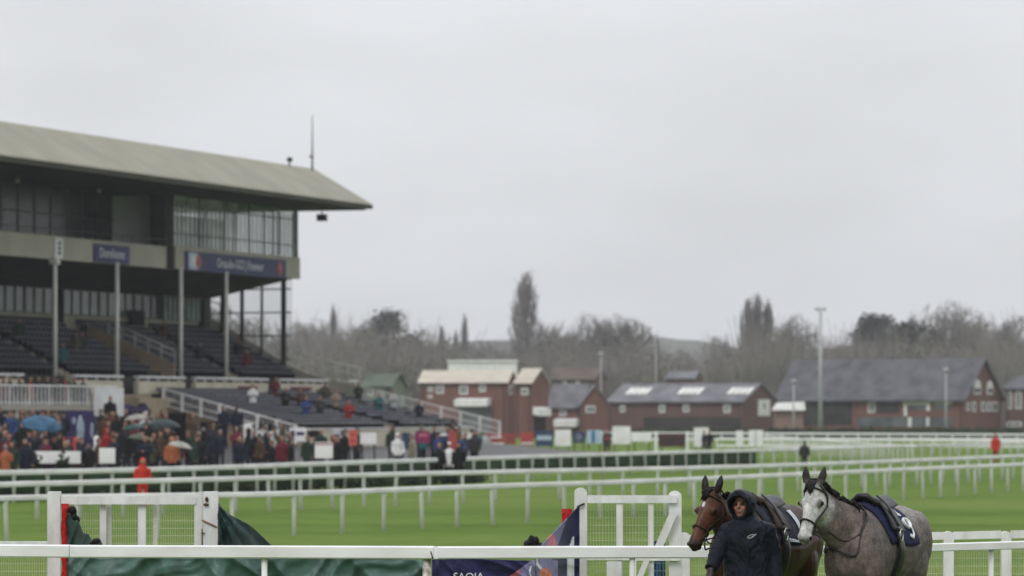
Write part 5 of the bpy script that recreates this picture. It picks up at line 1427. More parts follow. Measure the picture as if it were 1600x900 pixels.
def loft(mb, rows, n=16):
    mb.rings([[Vector((x+rx*cos(2*pi*k/n), y+ry*sin(2*pi*k/n), z)) for k in range(n)] for x,y,z,rx,ry in rows])
# head
bd.ball(HC + fd*-.005 + up_*.025, (.075,.088,.098), 10)
R3 = Matrix((fs_, -fd, up_)).transposed()
bd.ball(HC + fd*.035 - up_*.035, (.058,.052,.070), 8, R=R3); bd.ball(HC + fd*.055 - up_*.082, (.036,.030,.026), 8, R=R3)
for sg in (-1,1): bd.ball(HC + fd*.058 + fs_*(sg*.036) - up_*.022, (.024,.020,.022), 6, R=R3); bd.ball(HC + fs_*(sg*.078) - up_*.01, (.012,.022,.032), 6, R=R3)
bd.ball(HC + fd*.080 + up_*.030, (.050,.014,.013), 6, R=R3)
bd.tube([HC+fd*.086+up_*.020, HC+fd*.104-up_*.012, HC+fd*.094-up_*.024], [.010,.014,.012], 8)
bd.ball(HC + fd*.086 - up_*.048, (.024,.010,.007), 6, R=R3); bd.ball(HC + fd*.084 - up_*.060, (.020,.010,.007), 6, R=R3)
bd.tube([HC-up_*.05-fd*.01, HC-up_*.16-fd*.03, HC-up_*.22-fd*.03], [.056,.056,.07], 10)
loft(bd, [(0,.02,.86,.15,.10),(0,.02,1.0,.145,.10),(0.01,.02,1.2,.165,.105),(.01,.02,1.34,.17,.10),(.01,.02,1.42,.13,.08)])
for a, b, c in ((sh_r,el_r,wr_r),(sh_l,el_l,wr_l)): bd.tube([a, a.lerp(b,.5), b, b.lerp(c,.5), c], [.058,.050,.042,.038,.028], 10)
for sg in (-1,1):
    bd.tube([Vector((sg*.09,.02,.90)),Vector((sg*.10,-.02*sg,.50)),Vector((sg*.105,.03*sg,.10)),Vector((sg*.105,.02*sg,.05))],[.085,.06,.042,.045],10)
    bd.tube([Vector((sg*.105,.04+.02*sg,.05)),Vector((sg*.115,-.14+.02*sg,.035))],[.045,.038],10)
def hand(w, d, nrm, side, curl):
    """palm and five separate curled fingers from wrist w: d along the hand, nrm out of the palm, side towards the thumb"""
    pl = w + d*.05; bd.tube([w - d*.01, w + d*.03, w + d*.085], [.026,.034,.034], 10, flat=.55)
    for k, (o, L) in enumerate(((.030,.070),(.011,.080),(-.009,.074),(-.028,.058))):
        p = w + d*.080 + side*o; dd = d.copy(); pts = [p - d*.02]; 
        for j in range(3):
            pts.append(p); ax = nrm; dd = (dd*cos(curl[j]) + nrm*sin(curl[j])).normalized(); p = p + dd*(L*(.46,.32,.22)[j])
        pts.append(p); bd.tube(pts, [.0105,.0100,.0090,.0085,.0072], 8)
    p = w + d*.030 + side*.028; q1 = p + (d*.5+side*.75+nrm*.35).normalized()*.040; q2 = q1 + (d*.75+side*.1+nrm*.6).normalized()*.030; bd.tube([p - side*.012, p, q1, q2], [.012,.013,.0105,.008], 8)
hd_r = (Vector((-.25,-.55,-.75))).normalized(); nr_ = Vector((.75,-.55,.15)); nr_ = (nr_ - hd_r*nr_.dot(hd_r)).normalized(); sd_r = nr_.cross(hd_r).normalized(); sd_r = sd_r if sd_r.y < 0 else -sd_r
hand(wr_r, hd_r, nr_, sd_r, (.75,.95,.7))
hd_l = Vector((-.05,-.15,-1)).normalized(); nl_ = Vector((-1,.1,0)); nl_ = (nl_ - hd_l*nl_.dot(hd_l)).normalized(); sd_l = nl_.cross(hd_l).normalized(); sd_l = sd_l if sd_l.y < 0 else -sd_l
hand(wr_l, hd_l, nl_, sd_l, (.30,.40,.30))
vs, fs = remesh(bd, .0062, 2, .5)
me = MB(); me.add(vs, fs, 0, True); bo = me.build('body', attr_skin('handler_skin', .5), None); bo.parent = man
tint = []
for v in vs:
    c = Vector((.29,.125,.08)); r = v - HC; a_, h_, l_ = r.dot(fd), r.z, r.dot(fs_)
    if a_ > .02 and -.11 < h_ < .12:
        c = c.lerp(Vector((.33,.115,.075)), .6*(1-sstep(.0,.03,abs(h_+.022)))*sstep(.01,.03,abs(l_)))          # ruddy cheeks
        c = c.lerp(Vector((.13,.075,.055)), .55*sstep(-.030,-.055,h_) if h_ < -.03 else 0)                      # stubble
        c = c.lerp(Vector((.12,.07,.055)), .6*(1-sstep(.004,.014,abs(h_+.036)))*(1-sstep(.02,.03,abs(l_))))     # upper lip shade of beard
        c = c.lerp(Vector((.22,.065,.055)), .9*(1-sstep(.004,.012,abs(h_+.054)))*(1-sstep(.018,.026,abs(l_))))
        for sg in (-1,1):
            c = c.lerp(Vector((.02,.014,.012)), 1-sstep(.007,.017, sqrt((l_-sg*.033)**2*.5 + (h_-.012)**2)))
            c = c.lerp(Vector((.035,.02,.014)), .9*(1-sstep(.003,.009,abs(h_-.033)))*(1-sstep(.02,.028,abs(l_-sg*.034))))
    if v.z < 1.06: c = Vector((.05,.038,.034))                        # dark wet gloves
    tint.append(c)
bo.data.attributes.new('tint','FLOAT_VECTOR','POINT').data.foreach_set('vector', [x for c in tint for x in c])
# jacket with hood
def rain_cloth():
    m = mat('wet_navy_rain_jacket', (0.010,0.013,0.022), 0.30, 0.35, 10.0, 0.0, spec=.10, col2=(0.004,0.005,0.009)); nt = m.node_tree; n, l = nt.nodes, nt.links
    b = n['Principled BSDF']; t = [x for x in n if x.type == 'TEX_COORD'][0]
    a = n.new('ShaderNodeTexNoise'); a.inputs['Scale'].default_value = 22; a.inputs['Detail'].default_value = 5
    d = n.new('ShaderNodeTexNoise'); d.inputs['Scale'].default_value = 220; d.inputs['Detail'].default_value = 2
    for x in (a, d): l.new(t.outputs['Object'], x.inputs['Vector'])
    ad = n.new('ShaderNodeMath'); ad.operation = 'ADD'; l.new(a.outputs['Fac'], ad.inputs[0]); l.new(d.outputs['Fac'], ad.inputs[1])
    bp = n.new('ShaderNodeBump'); bp.inputs['Strength'].default_value = .55; bp.inputs['Distance'].default_value = .012
    l.new(ad.outputs[0], bp.inputs['Height']); l.new(bp.outputs[0], b.inputs['Normal']); return m
M_JACKET = rain_cloth()
jk = MB()
loft(jk, [(0,.02,.74,.215,.16),(0,.02,.80,.220,.165),(0.005,.02,.95,.208,.16),(.01,.02,1.12,.200,.150),(.012,.02,1.27,.200,.150),(.012,.02,1.34,.192,.140),(.010,.022,1.40,.172,.125),(.006,.040,1.445,.140,.108),(.0,.075,1.49,.120,.085),(-.01,.09,1.54,.095,.075)], 24)
for a, b, c in ((sh_r,el_r,wr_r),(sh_l,el_l,wr_l)):
    i_ = a + Vector((.07 if a.x < 0 else -.07, 0, .0)); jk.tube([i_, a-Vector((0,0,.015)), a.lerp(b,.45), b, b.lerp(c,.5), c.lerp(b,.02)], [.085,.078,.074,.070,.063,.056], 14)
# hood: outer shell, rolled rim, inner shell
rr = []
for t, k, dz in ((-.155,.25,-.01),(-.14,.60,-.01),(-.10,.90,-.005),(-.04,1.04,.0),(.03,1.04,.004),(.085,.97,.004),(.108,.92,.0),(.110,.80,-.002),(.085,.76,-.004),(.03,.80,-.006),(-.03,.80,-.008)):
    ring = []
    for j in range(28):
        a = 2*pi*j/28; cx_, cz_ = sin(a), cos(a)
        fw = t + (.045*max(0,cz_) - .030*max(0,-cz_))*(1 if t > 0 else 0); lo_ = .74 if (t > .05 and k < .95) else 1.0
        ring.append(HC + fd*fw + up_*(.012+dz + cz_*k*(.130*lo_ if cz_ > 0 else .142)) + fs_*(cx_*k*.104*(1 - .14*max(0,cz_)**2)))
    rr.append(ring)
jk.rings(rr)
jk.tube([HC-up_*.13-fd*.075, HC-up_*.20-fd*.06], [.085,.125], 16)
vs, fs = remesh(jk, .0085, 10, .5)
out = []
for v in vs:                                            # sleeve and hem creases
    n_ = Vector((v.x, v.y-.02, 0)); n_ = n_.normalized() if n_.length > 1e-4 else Vector((0,0,1))
    q_ = Vector((v.x*8+v.z*3, v.y*8, v.z*7-abs(v.x)*6)); w_ = .012*noise.noise(q_) + .010*(1-2*abs(noise.noise(q_*1.9+Vector((5,2,1))))) + .004*noise.noise(q_*4.5) * (1 if v.z < 1.42 else .35)
    out.append(v + n_*w_)
vs = out
jm = MB(); jm.add(vs, fs, 0, True); jo = jm.build('jacket', M_JACKET, None); jo.parent = man
from mathutils.bvhtree import BVHTree
jb = BVHTree.FromPolygons([tuple(v) for v in vs], fs)
def on_jacket(px, py, off=.004):
    p = hp(px, py); h = jb.ray_cast(Vector((p.x,-1,p.z)), Vector((0,1,0))); return (h[0] if h[0] is not None else p) - Vector((0,off,0))
q = MB(); q.tube([on_jacket(1172+5.2*cos(a_)*1.0-0, 837.5+2.2*sin(a_)-1.6*cos(a_)) for a_ in [2*pi*k/14 for k in range(15)]], .0045, 5); q.tube([on_jacket(1173,838.5),on_jacket(1176,837),on_jacket(1180,834)], .005, 5)
lo = q.build('chest_emblem', mat('pale_grey_print', (0.34,0.34,0.36), .5, .1, 20.0), None); lo.parent = man
q = MB(); q.tube([on_jacket(1166+.8*sin(i), 812+7*i, .002) for i in range(13)], .0045, 5); zo = q.build('zip', M_BLACKC, None); zo.parent = man
tr = MB()
for sg in (-1,1): loft(tr, [(sg*.09,.02,.93,.12,.13),(sg*.10,.015,.70,.098,.105),(sg*.103,.01*sg,.50,.085,.09),(sg*.105,.02*sg,.25,.078,.082),(sg*.105,.02*sg,.09,.075,.085)], 16)
vs, fs = remesh(tr, .012, 2); q = MB(); q.add(vs, fs, 0, True); o = q.build('trousers', mat('dark_trousers', (0.018,0.019,0.022), .7, .25, 12.0), None); o.parent = man
for sg in (-1,1):
    q = MB(); q.tube([Vector((sg*.105,.07+.02*sg,.075)),Vector((sg*.105,.03+.02*sg,.07)),Vector((sg*.110,-.08+.02*sg,.055)),Vector((sg*.117,-.20+.02*sg,.045))],[.05,.062,.055,.04],12); o = q.build('boot', M_LEATHER, None); o.parent = man
# lead rope from the bit to the right hand
bit = TB @ hpb(.80, 100, .012); grip = Vector((HX,DH,0)) + wr_r + hd_r*.075 + nr_*.028
mid = P(1110,858,DH-.05)
q = MB(); q.tube(smooth_path([bit, bit.lerp(mid,.5)+Vector((-.02,0,-.05)), mid, grip.lerp(mid,.35)+Vector((.015,0,0)), grip, grip+Vector((.03,.0,-.12)), grip+Vector((.05,.02,-.28))],6), .008, 6)
tag(q.build('lead_rope', M_LEATHER, None, origin=tuple(grip)), 'dark lead rope from the bay horse bit to the handler hand', 'rope')

# ------------------------------------------------------------------ spectators
def person_parts(seed, pose):
    """one continuous low body facing -y, 1.74 m tall; returns verts, faces and a region index per face"""
    rg = random.Random(seed); b = MB()
    def lf_(rows, n=12): b.rings([[Vector((x+rx*cos(2*pi*k/n), y+ry*sin(2*pi*k/n), z)) for k in range(n)] for x,y,z,rx,ry in rows])
    lean = -.05 if pose == 'lean' else 0
    lf_([(0,0,.72,.19,.14),(0,0,.80,.20,.15),(0,lean*.3,1.05,.19,.14),(0,lean*.6,1.25,.215,.145),(0,lean,1.38,.20,.12),(0,lean,1.46,.09,.08),(0,lean-.01,1.52,.06,.06)])
    b.ball((0,lean-.02,1.63),(.085,.10,.12),8)
    if pose == 'hood': b.ball((0,lean+.02,1.63),(.125,.125,.15),8); b.ball((0,lean+.03,1.47),(.15,.12,.09),6)
    if pose == 'hat': b.tube([(0,lean-.02,1.69),(0,lean-.02,1.705)],[.15,.15],14); b.tube([(0,lean-.02,1.70),(0,lean-.02,1.78)],[.10,.085],12)
    if pose == 'cap': b.ball((0,lean-.015,1.70),(.092,.105,.06),6); b.tube([(0,lean-.08,1.69),(0,lean-.19,1.675)],[.07,.05],8,flat=.2)
    st = .10 if pose == 'walk' else 0
    for sg in (-1,1):
        if pose == 'fold': pts = [(sg*.21,lean,1.38),(sg*.27,-.02,1.12),(sg*.16,-.20,1.12),(-sg*.05,-.22,1.14)]
        elif pose == 'umb' and sg == 1: pts = [(sg*.21,lean,1.38),(sg*.26,-.02,1.12),(sg*.20,-.20,1.22),(sg*.17,-.24,1.32)]
        elif pose == 'pocket': pts = [(sg*.21,lean,1.38),(sg*.30,.03,1.12),(sg*.24,-.10,.93),(sg*.19,-.14,.90)]
        else: pts = [(sg*.21,lean,1.38),(sg*.27,.02,1.12),(sg*.27,-.06-st*sg,.90),(sg*.265,-.09-st*sg,.80)]
        b.tube(pts,[.075,.066,.055,.042],10)
        b.tube([(sg*.10,0,.85),(sg*.105,-.02-st*sg,.48),(sg*.11,.02+st*1.6*sg*-1,.10),(sg*.11,.0+st*1.8*sg*-1,.04)],[.11,.075,.058,.055],10); b.tube([(sg*.11,.04-st*1.8*sg,.045),(sg*.12,-.16-st*1.8*sg,.035)],[.05,.042],8)
    vs, fs = remesh(b, .024, 2, .5)
    reg = []
    for f in fs:
        c = sum((vs[i] for i in f), Vector())/len(f)
        if c.z > 1.50:
            if pose == 'hood': r = 2 if (c.y < lean-.065 and abs(c.x) < .075 and 1.54 < c.z < 1.70) else 0
            elif c.z > (1.665 if pose in ('hat','cap') else 1.70) or (c.y > lean+.02 and pose not in ('hat',)) : r = 3
            else: r = 2
        elif c.z < .70: r = 1
        elif pose in ('stand','walk','hood','hat','cap','lean') and abs(c.x) > .215 and c.z < .86: r = 2
        elif pose == 'fold' and c.y < -.19 and abs(c.x) < .04: r = 2
        else: r = 0
        reg.append(r)
    return vs, fs, reg
COATS = {'navy':(.015,.018,.034),'black':(.010,.010,.011),'charcoal':(.035,.036,.040),'dark green':(.020,.038,.026),'brown':(.070,.042,.026),'red':(.26,.022,.020),'bright red':(.50,.035,.022),'pink':(.38,.09,.13),
    'beige':(.25,.21,.16),'pale grey':(.42,.42,.43),'blue':(.03,.06,.18),'teal':(.03,.11,.12),'maroon':(.13,.018,.03),'orange':(.34,.11,.045),'white':(.70,.70,.69),'olive':(.075,.075,.04)}
HATS = {'black':(.012,.011,.011),'brown':(.05,.032,.02),'grey':(.20,.20,.20),'fair':(.28,.20,.11),'tweed':(.13,.11,.085),'white':(.6,.6,.6),'red':(.4,.03,.03)}
M_FACE = mat('spectator_skin', (0.36,0.20,0.14), .6, .12, 9.0)
PROT = {}
for k_, pose in enumerate(('stand','fold','hood','hat','cap','walk','umb','pocket','lean')):
    vs, fs, reg = person_parts(k_, pose); me = bpy.data.meshes.new('person')
    me.from_pydata([tuple(v) for v in vs], [], fs)
    cm = mat('coat_navy', COATS['navy'], .65, .18, 7.0, .2, 12); tm = mat('trousers_dark', (.02,.021,.026), .75, .2, 9.0)
    for x in (cm, tm, M_FACE, mat('hat_black', HATS['black'], .8, .2, 12.0)): me.materials.append(x)
    me.polygons.foreach_set('material_index', reg); me.polygons.foreach_set('use_smooth', [True]*len(fs)); me.update()
    PROT[pose] = me
HOODS = {'hood':'hooded coat','hat':'coat and brimmed hat','cap':'coat and peaked cap'}
def spectator(x, y, z, pose, coat_, hat_, rz, where, group, h=1.0, label=None, trous=None):
    o = bpy.data.objects.new('person', PROT[pose]); COL.objects.link(o)
    o.location = (x,y,z); o.rotation_euler = (0,0,rz); o.scale = (h,h,h)
    for i, m_ in ((0, mat('coat_'+coat_.replace(' ','_'), COATS[coat_], .65, .18, 7.0, .2, 12)), (3, mat('hat_'+hat_, HATS[hat_], .8, .2, 12.0))):
        o.material_slots[i].link = 'OBJECT'; o.material_slots[i].material = m_
    if trous: o.material_slots[1].link = 'OBJECT'; o.material_slots[1].material = mat('coat_'+trous.replace(' ','_'), COATS[trous], .65, .18, 7.0, .2, 12)
    back = cos(rz) < -.3
    hair = {'black':'dark hair','brown':'brown hair','grey':'grey hair','fair':'fair hair','tweed':'tweed cap','white':'white hat','red':'red hat'}[hat_]
    wear = f'{coat_} hooded coat' if pose == 'hood' else f'{coat_} coat and {hat_} {"brimmed hat" if pose=="hat" else "peaked cap"}' if pose in ('hat','cap') else f'{coat_} coat with {hair}'
    do = {'fold':', arms folded','walk':', walking','pocket':', hands in pockets','lean':', leaning','umb':', one arm raised'}.get(pose,'')
    tag(o, label or f'person in {wear}{do}{", back turned" if back else ""}, {where}', 'person', group); return o
rg = random.Random(41)
DARK = ['navy']*5+['black']*7+['charcoal']*4+['dark green']*3+['brown']*2+['maroon','olive']
BRIGHT = ['red','pink','beige','pale grey','blue','teal','orange','white']
taken = []
def crowd(px0, px1, v0, v1, n, where, group, bright=.08):
    made = tries = 0
    while made < n and tries < n*60:
        tries += 1
        px = rg.uniform(px0,px1); v = rg.uniform(v0,v1); k = (px-800)/F
        u = uAt(px, v); g = G(u,v,0)
        if any((g.x-a)**2+(g.y-b)**2 < .42**2 for a,b in taken): continue
        taken.append((g.x,g.y)); made += 1
        pose = rg.choice(['stand','stand','fold','hood','hood','hat','cap','walk','pocket']); coat_ = rg.choice(BRIGHT) if rg.random() < bright else rg.choice(DARK)
        hat_ = rg.choice(['black','brown','brown','tweed'] if pose in ('hat','cap') else ['black','black','brown','grey','fair'])
        spectator(g.x, g.y, zg(g.x,g.y)+.065, pose, coat_, hat_, rg.gauss(radians(20),.9) + (pi if rg.random() < .18 else 0), where, group, rg.uniform(.93,1.06))
crowd(-25, 60, -22, -5.5, 34, 'crowd left of blue umbrella', 'crowd at the far left below the balcony')
crowd(60, 101, -22, -5.5, 16, 'crowd beside purple panel', 'crowd beside the purple panel')
crowd(101, 156, -22, -18.5, 9, 'crowd before purple panel', 'crowd in front of the purple panel')
crowd(156, 262, -22, -5.5, 40, 'crowd by the tan wall', 'crowd by the tan wall')
crowd(262, 345, -22, -11.0, 18, 'crowd below brown flank', 'crowd below the terrace flank')
crowd(345, 450, -22, -14, 15, 'below white terrace railing', 'crowd at the terrace stair')
crowd(450, 600, -22.5, -17.5, 11, 'below the terrace boards', 'spectators below the terrace boards')
crowd(600, 750, -22.5, -15.5, 19, 'near the picket fence', 'spectators near the picket fence', .30)
# people on the balcony, on the steps and in the seats
for i in range(11):
    px = -10 + i*14.0 + rg.uniform(-3,3); v = rg.uniform(-3.8,-2.8); u = uAt(px,v); g = G(u,v,2.30)
    spectator(g.x,g.y,g.z, rg.choice(['stand','fold','cap','hat','pocket']), rg.choice(DARK+['red','beige','pale grey']), rg.choice(['black','brown','fair']), radians(20)+rg.gauss(0,.5), 'on the white balcony', 'people on the balcony')
for px, py, coat_, hat_, lab in ((350,690,'navy','black','person in navy coat on the terrace stair, nearer the brown flank'),(370,690,'navy','brown','person in navy coat on the terrace stair, nearer the white posts'),(172,668,'black','brown','person in black coat in front of the white balcony panel')):
    v = -8.6 if px > 200 else -5.0; u = uAt(px, v); g = G(u,v,0); zf = zAt(py, u, v) if px > 200 else zAt(676,u,v)
    spectator(g.x,g.y, max(zg(g.x,g.y)+.05, zf), 'stand', coat_, hat_, radians(20)+(pi if px == 370 else 0), '', None, label=lab)
for px, row, coat_ in ((118,3,'olive'),(128,3,'charcoal'),(30,5,'dark green'),(312,2,'navy'),(372,3,'black'),(386,1,'maroon'),(98,1,'teal'),(256,6,'brown')):
    v = V00+TR*row+.25; u = uAt(px,v); g = G(u,v,W00+RS*row)
    spectator(g.x,g.y,g.z-.30, 'pocket', coat_, 'black', radians(20), '', None, .95, label=f'lone person in {coat_} coat sitting high among the upper navy seats')
for px, row, coat_ in ((446,4,'black'),(470,4,'brown'),(500,6,'charcoal'),(560,2,'dark green'),(430,1,'maroon'),(655,7,'navy'),(525,4,'beige'),(508,2,'olive'),(592,5,'teal'),(615,4,'pale grey'),(545,7,'red'),(478,6,'blue'),(395,3,'white')):
    v = -1.3-LT*(row+1)+.5; u = uAt(px,v); g = G(u,v,3.28-LW*(row+1))
    spectator(g.x,g.y,g.z-.25, 'fold', coat_, 'brown', radians(20), '', None, .95, label=f'lone person in {coat_} coat among the lower terrace seats')
# figures on the course side of the crowd
for px, D, pose, coat_, hat_, rz, lab, tr_ in ((223,131,'hood','bright red','black',.2,'person in bright red hooded coat between the white rails at left',"bright red"),
    (686,172,'stand','black','grey',.4,'person in black standing at the rail, left of a dark trio','black'),(702,173,'cap','white','white',0,'person in white top between two dark figures at the rail','dark green'),(717,171,'hood','black','black',-.3,'hooded person in black at the rail, right of a dark trio','black'),
    (1257,214,'stand','charcoal','black',pi,'lone dark figure standing on the course behind the grey horse ears','black'),(1556,243,'lean','bright red','red',-.6,'distant person in red leaning by the rails at far right','red'),
    (759,262,'cap','pale grey','fair',0,'person in pale coat at the left end of the advertising boards',None),(747,260,'stand','teal','white',.3,'person in teal coat left of the advertising boards',None),(1100,285,'walk','navy','black',1.2,'person in navy coat beside the white cube right of the dark board',None),(1108,288,'pocket','black','brown',.4,'person in black coat beside the white cube right of the dark board',None),
    (948,292,'stand','charcoal','red',.2,'person behind the small dark board with a red hat',None)):
    x = P(px,0,D).x; spectator(x, D, zg(x,D)+(.02 if D < 165 else .0), pose, coat_, hat_, rz, '', None, .88 if px in (1257,223) else 1.0, label=lab, trous=tr_)

# umbrellas
def umbrella(px, py, D, r, col_, tilt, lab, lean=0.0):
    c = P(px,py,D); t = thing('umbrella', lab, 'umbrella', c - Vector((0,0,.95)), 'umbrellas in the crowd')
    R_ = Matrix.Rotation(tilt,3,'Y') @ Matrix.Rotation(lean,3,'X'); q = MB(); rows = []
    for i in range(9):
        a = (pi/2*.80)*i/8; rad = r*sin(a)/sin(pi/2*.80); z = -(1-cos(a))*r*.62
        rows.append([c + R_ @ Vector(((rad*(1-.05*(k%2)*i/8))*cos(2*pi*k/16), (rad*(1-.05*(k%2)*i/8))*sin(2*pi*k/16), z)) for k in range(16)])
    top = rows[1:]; q.rings(top + [[p - R_ @ Vector((0,0,.012)) for p in row] for row in reversed(top)], smooth=True); q.build('canopy', col_, t)
    q = MB(); q.tube([c + R_ @ Vector((0,0,.06)), c + R_ @ Vector((0,0,-.55)), c + R_ @ Vector((0,0,-.95))], .012, 6); q.build('shaft', M_BLKH, t)
umbrella(67,651,152,.80, mat('blue_umbrella',(.035,.095,.17),.5,.25,3.0), .15, 'big blue umbrella left of the purple panel', .25)
umbrella(257,655,168,.68, mat('slate_umbrella',(.035,.055,.060),.5,.2,3.0), .05, 'dark slate umbrella in front of the tan wall')
umbrella(283,690,152,.46, mat('pale_umbrella',(.33,.33,.29),.5,.2,3.0), .2, 'pale grey umbrella below the brown flank')
umbrella(212,647,178,.55, mat('stone_umbrella',(.30,.30,.27),.5,.2,3.0), -.1, 'stone coloured umbrella under the purple cloth')
umbrella(218,678,160,.45, mat('olive_umbrella',(.09,.10,.07),.5,.2,3.0), .1, 'olive umbrella in the middle of the crowd')
umbrella(208,663,164,.42, mat('teal_umbrella',(.03,.075,.075),.5,.2,3.0), -.1, 'dark teal umbrella beside the stone coloured one')

# ------------------------------------------------------------------ boards, barriers and small things round the crowd
def panel(name, label, cat, px0, px1, py0, py1, D, mt, group=None, legs=True, mark=None, mark_mt=None, th=.08, text=None):
    a, b = P(px0,py0,D), P(px1,py1,D); cx_ = (a.x+b.x)/2; gz = zg(cx_,D)
    t = thing(name, label, cat, (cx_,D,gz), group)
    q = MB(); q.box((a.x,D-th/2,max(b.z,gz+.02)),(b.x,D+th/2,a.z)); q.build('panel', mt, t)
    if legs and b.z > gz+.1:
        q = MB(); w = b.x-a.x
        for x in (a.x+w*.12, b.x-w*.12): q = MB(); q.box((x-.035,D-.03,gz-.05),(x+.035,D+.03,b.z+.0)); q.build('leg', M_BLKH, t)
    if mark:
        q = MB(); w = b.x-a.x; h = a.z-b.z
        for x0,x1,z0,z1 in mark: q.box((a.x+w*x0,D-th/2-.015,b.z+h*z0),(a.x+w*x1,D-th/2-.002,b.z+h*z1))
        q.build('print', mark_mt or M_LETT, t)
    return t
BD = lambda n_, c: mat(n_, c, .55, .10, 1.5)
M_DRED, M_RED2, M_NV2, M_DKBR, M_SKY2 = BD('dull_red_board',(.26,.055,.055)), BD('red_board',(.36,.07,.065)), BD('navy_board',(.035,.055,.11)), BD('dark_brown_board',(.055,.032,.034)), BD('pale_blue_board',(.36,.45,.56))
ADS = [(763,788,676,698,M_DRED,'dull red advertising board with two pale lines, leftmost of the line',[(.15,.85,.62,.72),(.2,.95,.12,.28)],None),
 (789,806,677,694,M_DRED,'plain dull red advertising board next to the one with pale lines',None,None),
 (813,834,676,696,M_RED2,'bright red advertising board with a pale lower stripe',[(.05,.95,.10,.24)],None),
 (837,864,673,697,M_NV2,'navy advertising board with a wide pale blue band',[(.08,.92,.38,.68)],M_SKY2),
 (867,892,671,697,M_WHITEW,'plain white square board between two navy advertising boards',None,None),
 (895,914,675,692,M_NV2,'dark blue advertising board with a pale oval mark',[(.30,.70,.35,.65),(.38,.62,.25,.75)],M_SKY2),
 (917,940,672,693,M_SKY2,'pale board with a blue upright stripe',[(.32,.55,.05,.95)],BD('mid_blue_board',(.05,.16,.30))),
 (942,955,676,692,M_DKBR,'small dark board with a faded red mark',[(.25,.8,.3,.6)],M_DRED),
 (957,985,666,694,M_WHITEW,'large white board on the turf, biggest in the advertising line',None,None),
 (988,1018,675,690,M_WHITEW,'low white board between the large white one and the dark brown one',None,None),
 (1029,1071,677,698,M_DKBR,'wide dark brown board framed by white posts',[(.05,.95,.80,.86)],BD('faint_line',(.14,.10,.10))),
 (1084,1107,668,698,M_WHITEW,'white cube like board right of the dark brown one',None,None),
 (1150,1161,673,698,M_WHITEW,'narrow white board, left of the two nearest the distant rails',None,None),
 (1170,1192,672,698,M_WHITEW,'broad white board with a grey seam, right of the two nearest the distant rails',[(.46,.50,0,1)],M_MULL)]
for i, (a,b,y0,y1,mt,lab,mk,mm) in enumerate(ADS): panel('advertising_board', lab, 'board', a,b,y0,y1, 288+1.5*(i%3), mt, 'boards along the far side of the lawn', mark=mk, mark_mt=mm)
x0, x1 = P(1023,0,292).x, P(1076,0,292).x
for lab, px in (('white post at the left edge of the dark brown board',1025),('white post at the right edge of the dark brown board',1074)):
    x = P(px,0,292).x; q = MB(); q.box((x-.10,291.9,TRACK),(x+.10,292.1,P(0,674,292).z)); tag(q.build('post', M_RAILF, None, origin=(x,292,TRACK)), lab, 'post')
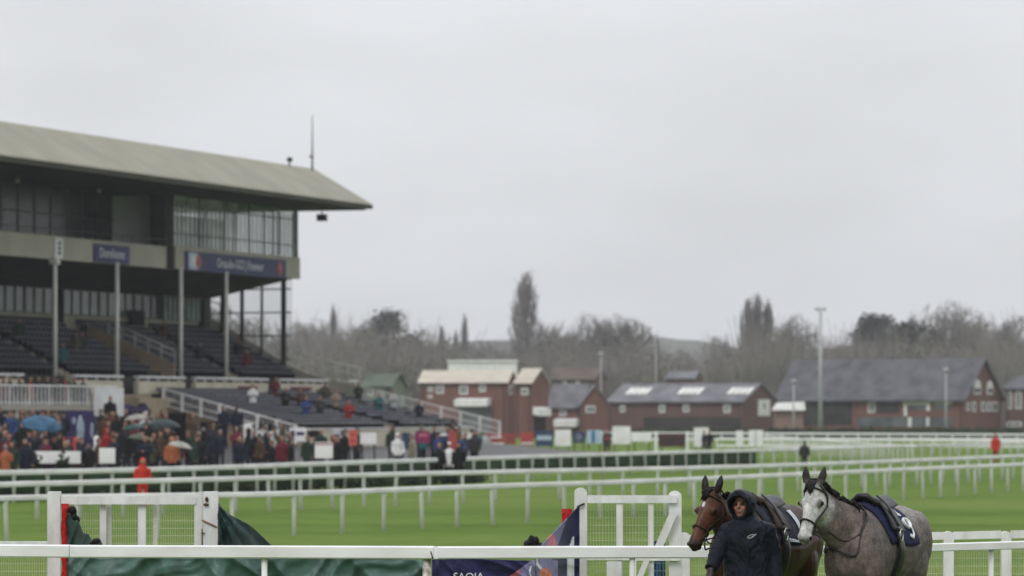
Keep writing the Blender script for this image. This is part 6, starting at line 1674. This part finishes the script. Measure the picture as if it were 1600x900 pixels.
# low flower bed strip below the boards
q = MB(); rgx = random.Random(8)
for i in range(150): leaf_cloud(q, (lerp(P(820,0,270).x,P(1130,0,270).x,i/149), 270+rgx.uniform(-1,1), TRACK+.18), (.25,.4,.22), 14, .09, rgx, .4, 0 if rgx.random() < .7 else 1)
tag(q.build('ground_cover', [mat('pale_leafy_bed',(.13,.15,.055),.85,.3,3.0), mat('cream_flowers',(.40,.38,.28),.8,.2,3.0)], None, origin=(10,270,TRACK)), 'strip of pale leafy planting below the advertising boards', 'ground cover', kind='stuff')
NEAR = [(40,126,705,724,150,M_WHITEW,'long white barrier board in front of the crowd left of the red frame',None,None),
 (155,180,700,724,151,M_WHITEW,'white wing shaped board at the crowd front right of the red frame',None,None),
 (381,394,661,690,186,M_WHITEW,'tall white board at the foot of the terrace stair',None,None),
 (396,436,672,692,184,BD('pale_grey_board',(.48,.49,.49)),'pale grey board at the foot of the terrace stair',[(.1,.9,.55,.8)],M_WHITEW),
 (453,478,668,690,188,M_WHITEW,'white board with purple print below the terrace',[(.08,.3,.3,.8),(.4,.9,.45,.7)],M_PURP),
 (480,504,673,684,190,M_BLKH,'low black board below the terrace',None,None),
 (492,520,691,716,166,M_WHITEW,'white board with red top line behind the crowd rail',[(0,1,.86,.93)],M_RED2),
 (521,540,671,690,189,BD('mottled_pale_board',(.42,.43,.46)),'mottled pale board below the terrace aisle',[(.1,.5,.2,.6),(.6,.95,.5,.9)],M_NV2),
 (545,558,672,696,182,BD('coral_board',(.55,.12,.09)),'upright coral red board below the terrace',[(.25,.75,.2,.4),(.25,.75,.6,.8)],M_RED2),
 (563,588,676,694,184,M_WHITEW,'white board right of the coral red board',None,None),
 (628,641,676,702,190,M_NV2,'narrow navy board among the spectators',None,None),
 (650,672,674,692,192,BD('magenta_board',(.22,.03,.10)),'magenta board near the picket fence',[(.2,.8,.55,.8)],M_PINK),
 (682,700,675,690,193,M_NV2,'small navy and white board near the picket fence',[(.1,.9,.6,.9)],M_WHITEW),
 (701,714,674,700,191,M_RED2,'upright red brown board near the picket fence',None,None),
 (722,738,676,696,196,M_WHITEW,'white board at the foot of the picket fence',[(.2,.8,.3,.5)],M_NV2)]
for a,b,y0,y1,D,mt,lab,mk,mm in NEAR: panel('barrier_board', lab, 'board', a,b,y0,y1,D,mt,'boards in front of the crowd', mark=mk, mark_mt=mm)
# dark green clad barrier block at the stair foot and red frame stand in the crowd
t = thing('red_frame', 'bright red tubular frame standing in the crowd by the purple panel', 'frame', (P(108,0,153).x,153,zg(P(108,0,153).x,153)))
a, b = P(101,684,153), P(116,705,153); z0 = t.location.z; q = MB()
q.tube([(a.x,153,z0),(a.x,153,a.z),(b.x,153,a.z),(b.x,153,z0)], .055, 8); q.bar((a.x,153,a.z-.25),(b.x,153,a.z-.25),.05,.05); q.build('frame', mat('red_paint',(.5,.06,.05),.5,.1,5.0), t)
q = MB(); q.cbox(((a.x+b.x)/2,153.1,a.z-.6),(b.x-a.x,.08,.5)); q.build('panel', M_BLKH, t)
for px, py, D, lab in ((56,716,148,'small dark shrub at the crowd rail, left of two'),(98,712,148,'small dark shrub at the crowd rail, right of two')):
    c = P(px,py,D); q = MB(); leaf_cloud(q, (c.x,D,(c.z+TRACK)/2+.1), (.35,.3,(c.z-TRACK)/2+.1), 160, .08, random.Random(px), .3)
    tag(q.build('shrub', M_LEAFH, None, origin=(c.x,D,TRACK)), lab, 'shrub')
# low green bank / hedge closing the crowd lawn behind the third rail
q = MB(); rgx = random.Random(18)
for i in range(260):
    px = lerp(-30,752,i/259); k = path_from([(px, lerp(737,716,(px+60)/780))], TRACK+1.1)[0]; y = k.y+2.4
    leaf_cloud(q, ((px-800)/F*y, y, TRACK+.28), (.35,.35,.30), 16, .10, rgx, .5)
tag(q.build('ground_cover', M_LEAFH, None, origin=(-10,155,TRACK)), 'low dark evergreen planting along the crowd side of the third rail', 'ground cover', kind='stuff')
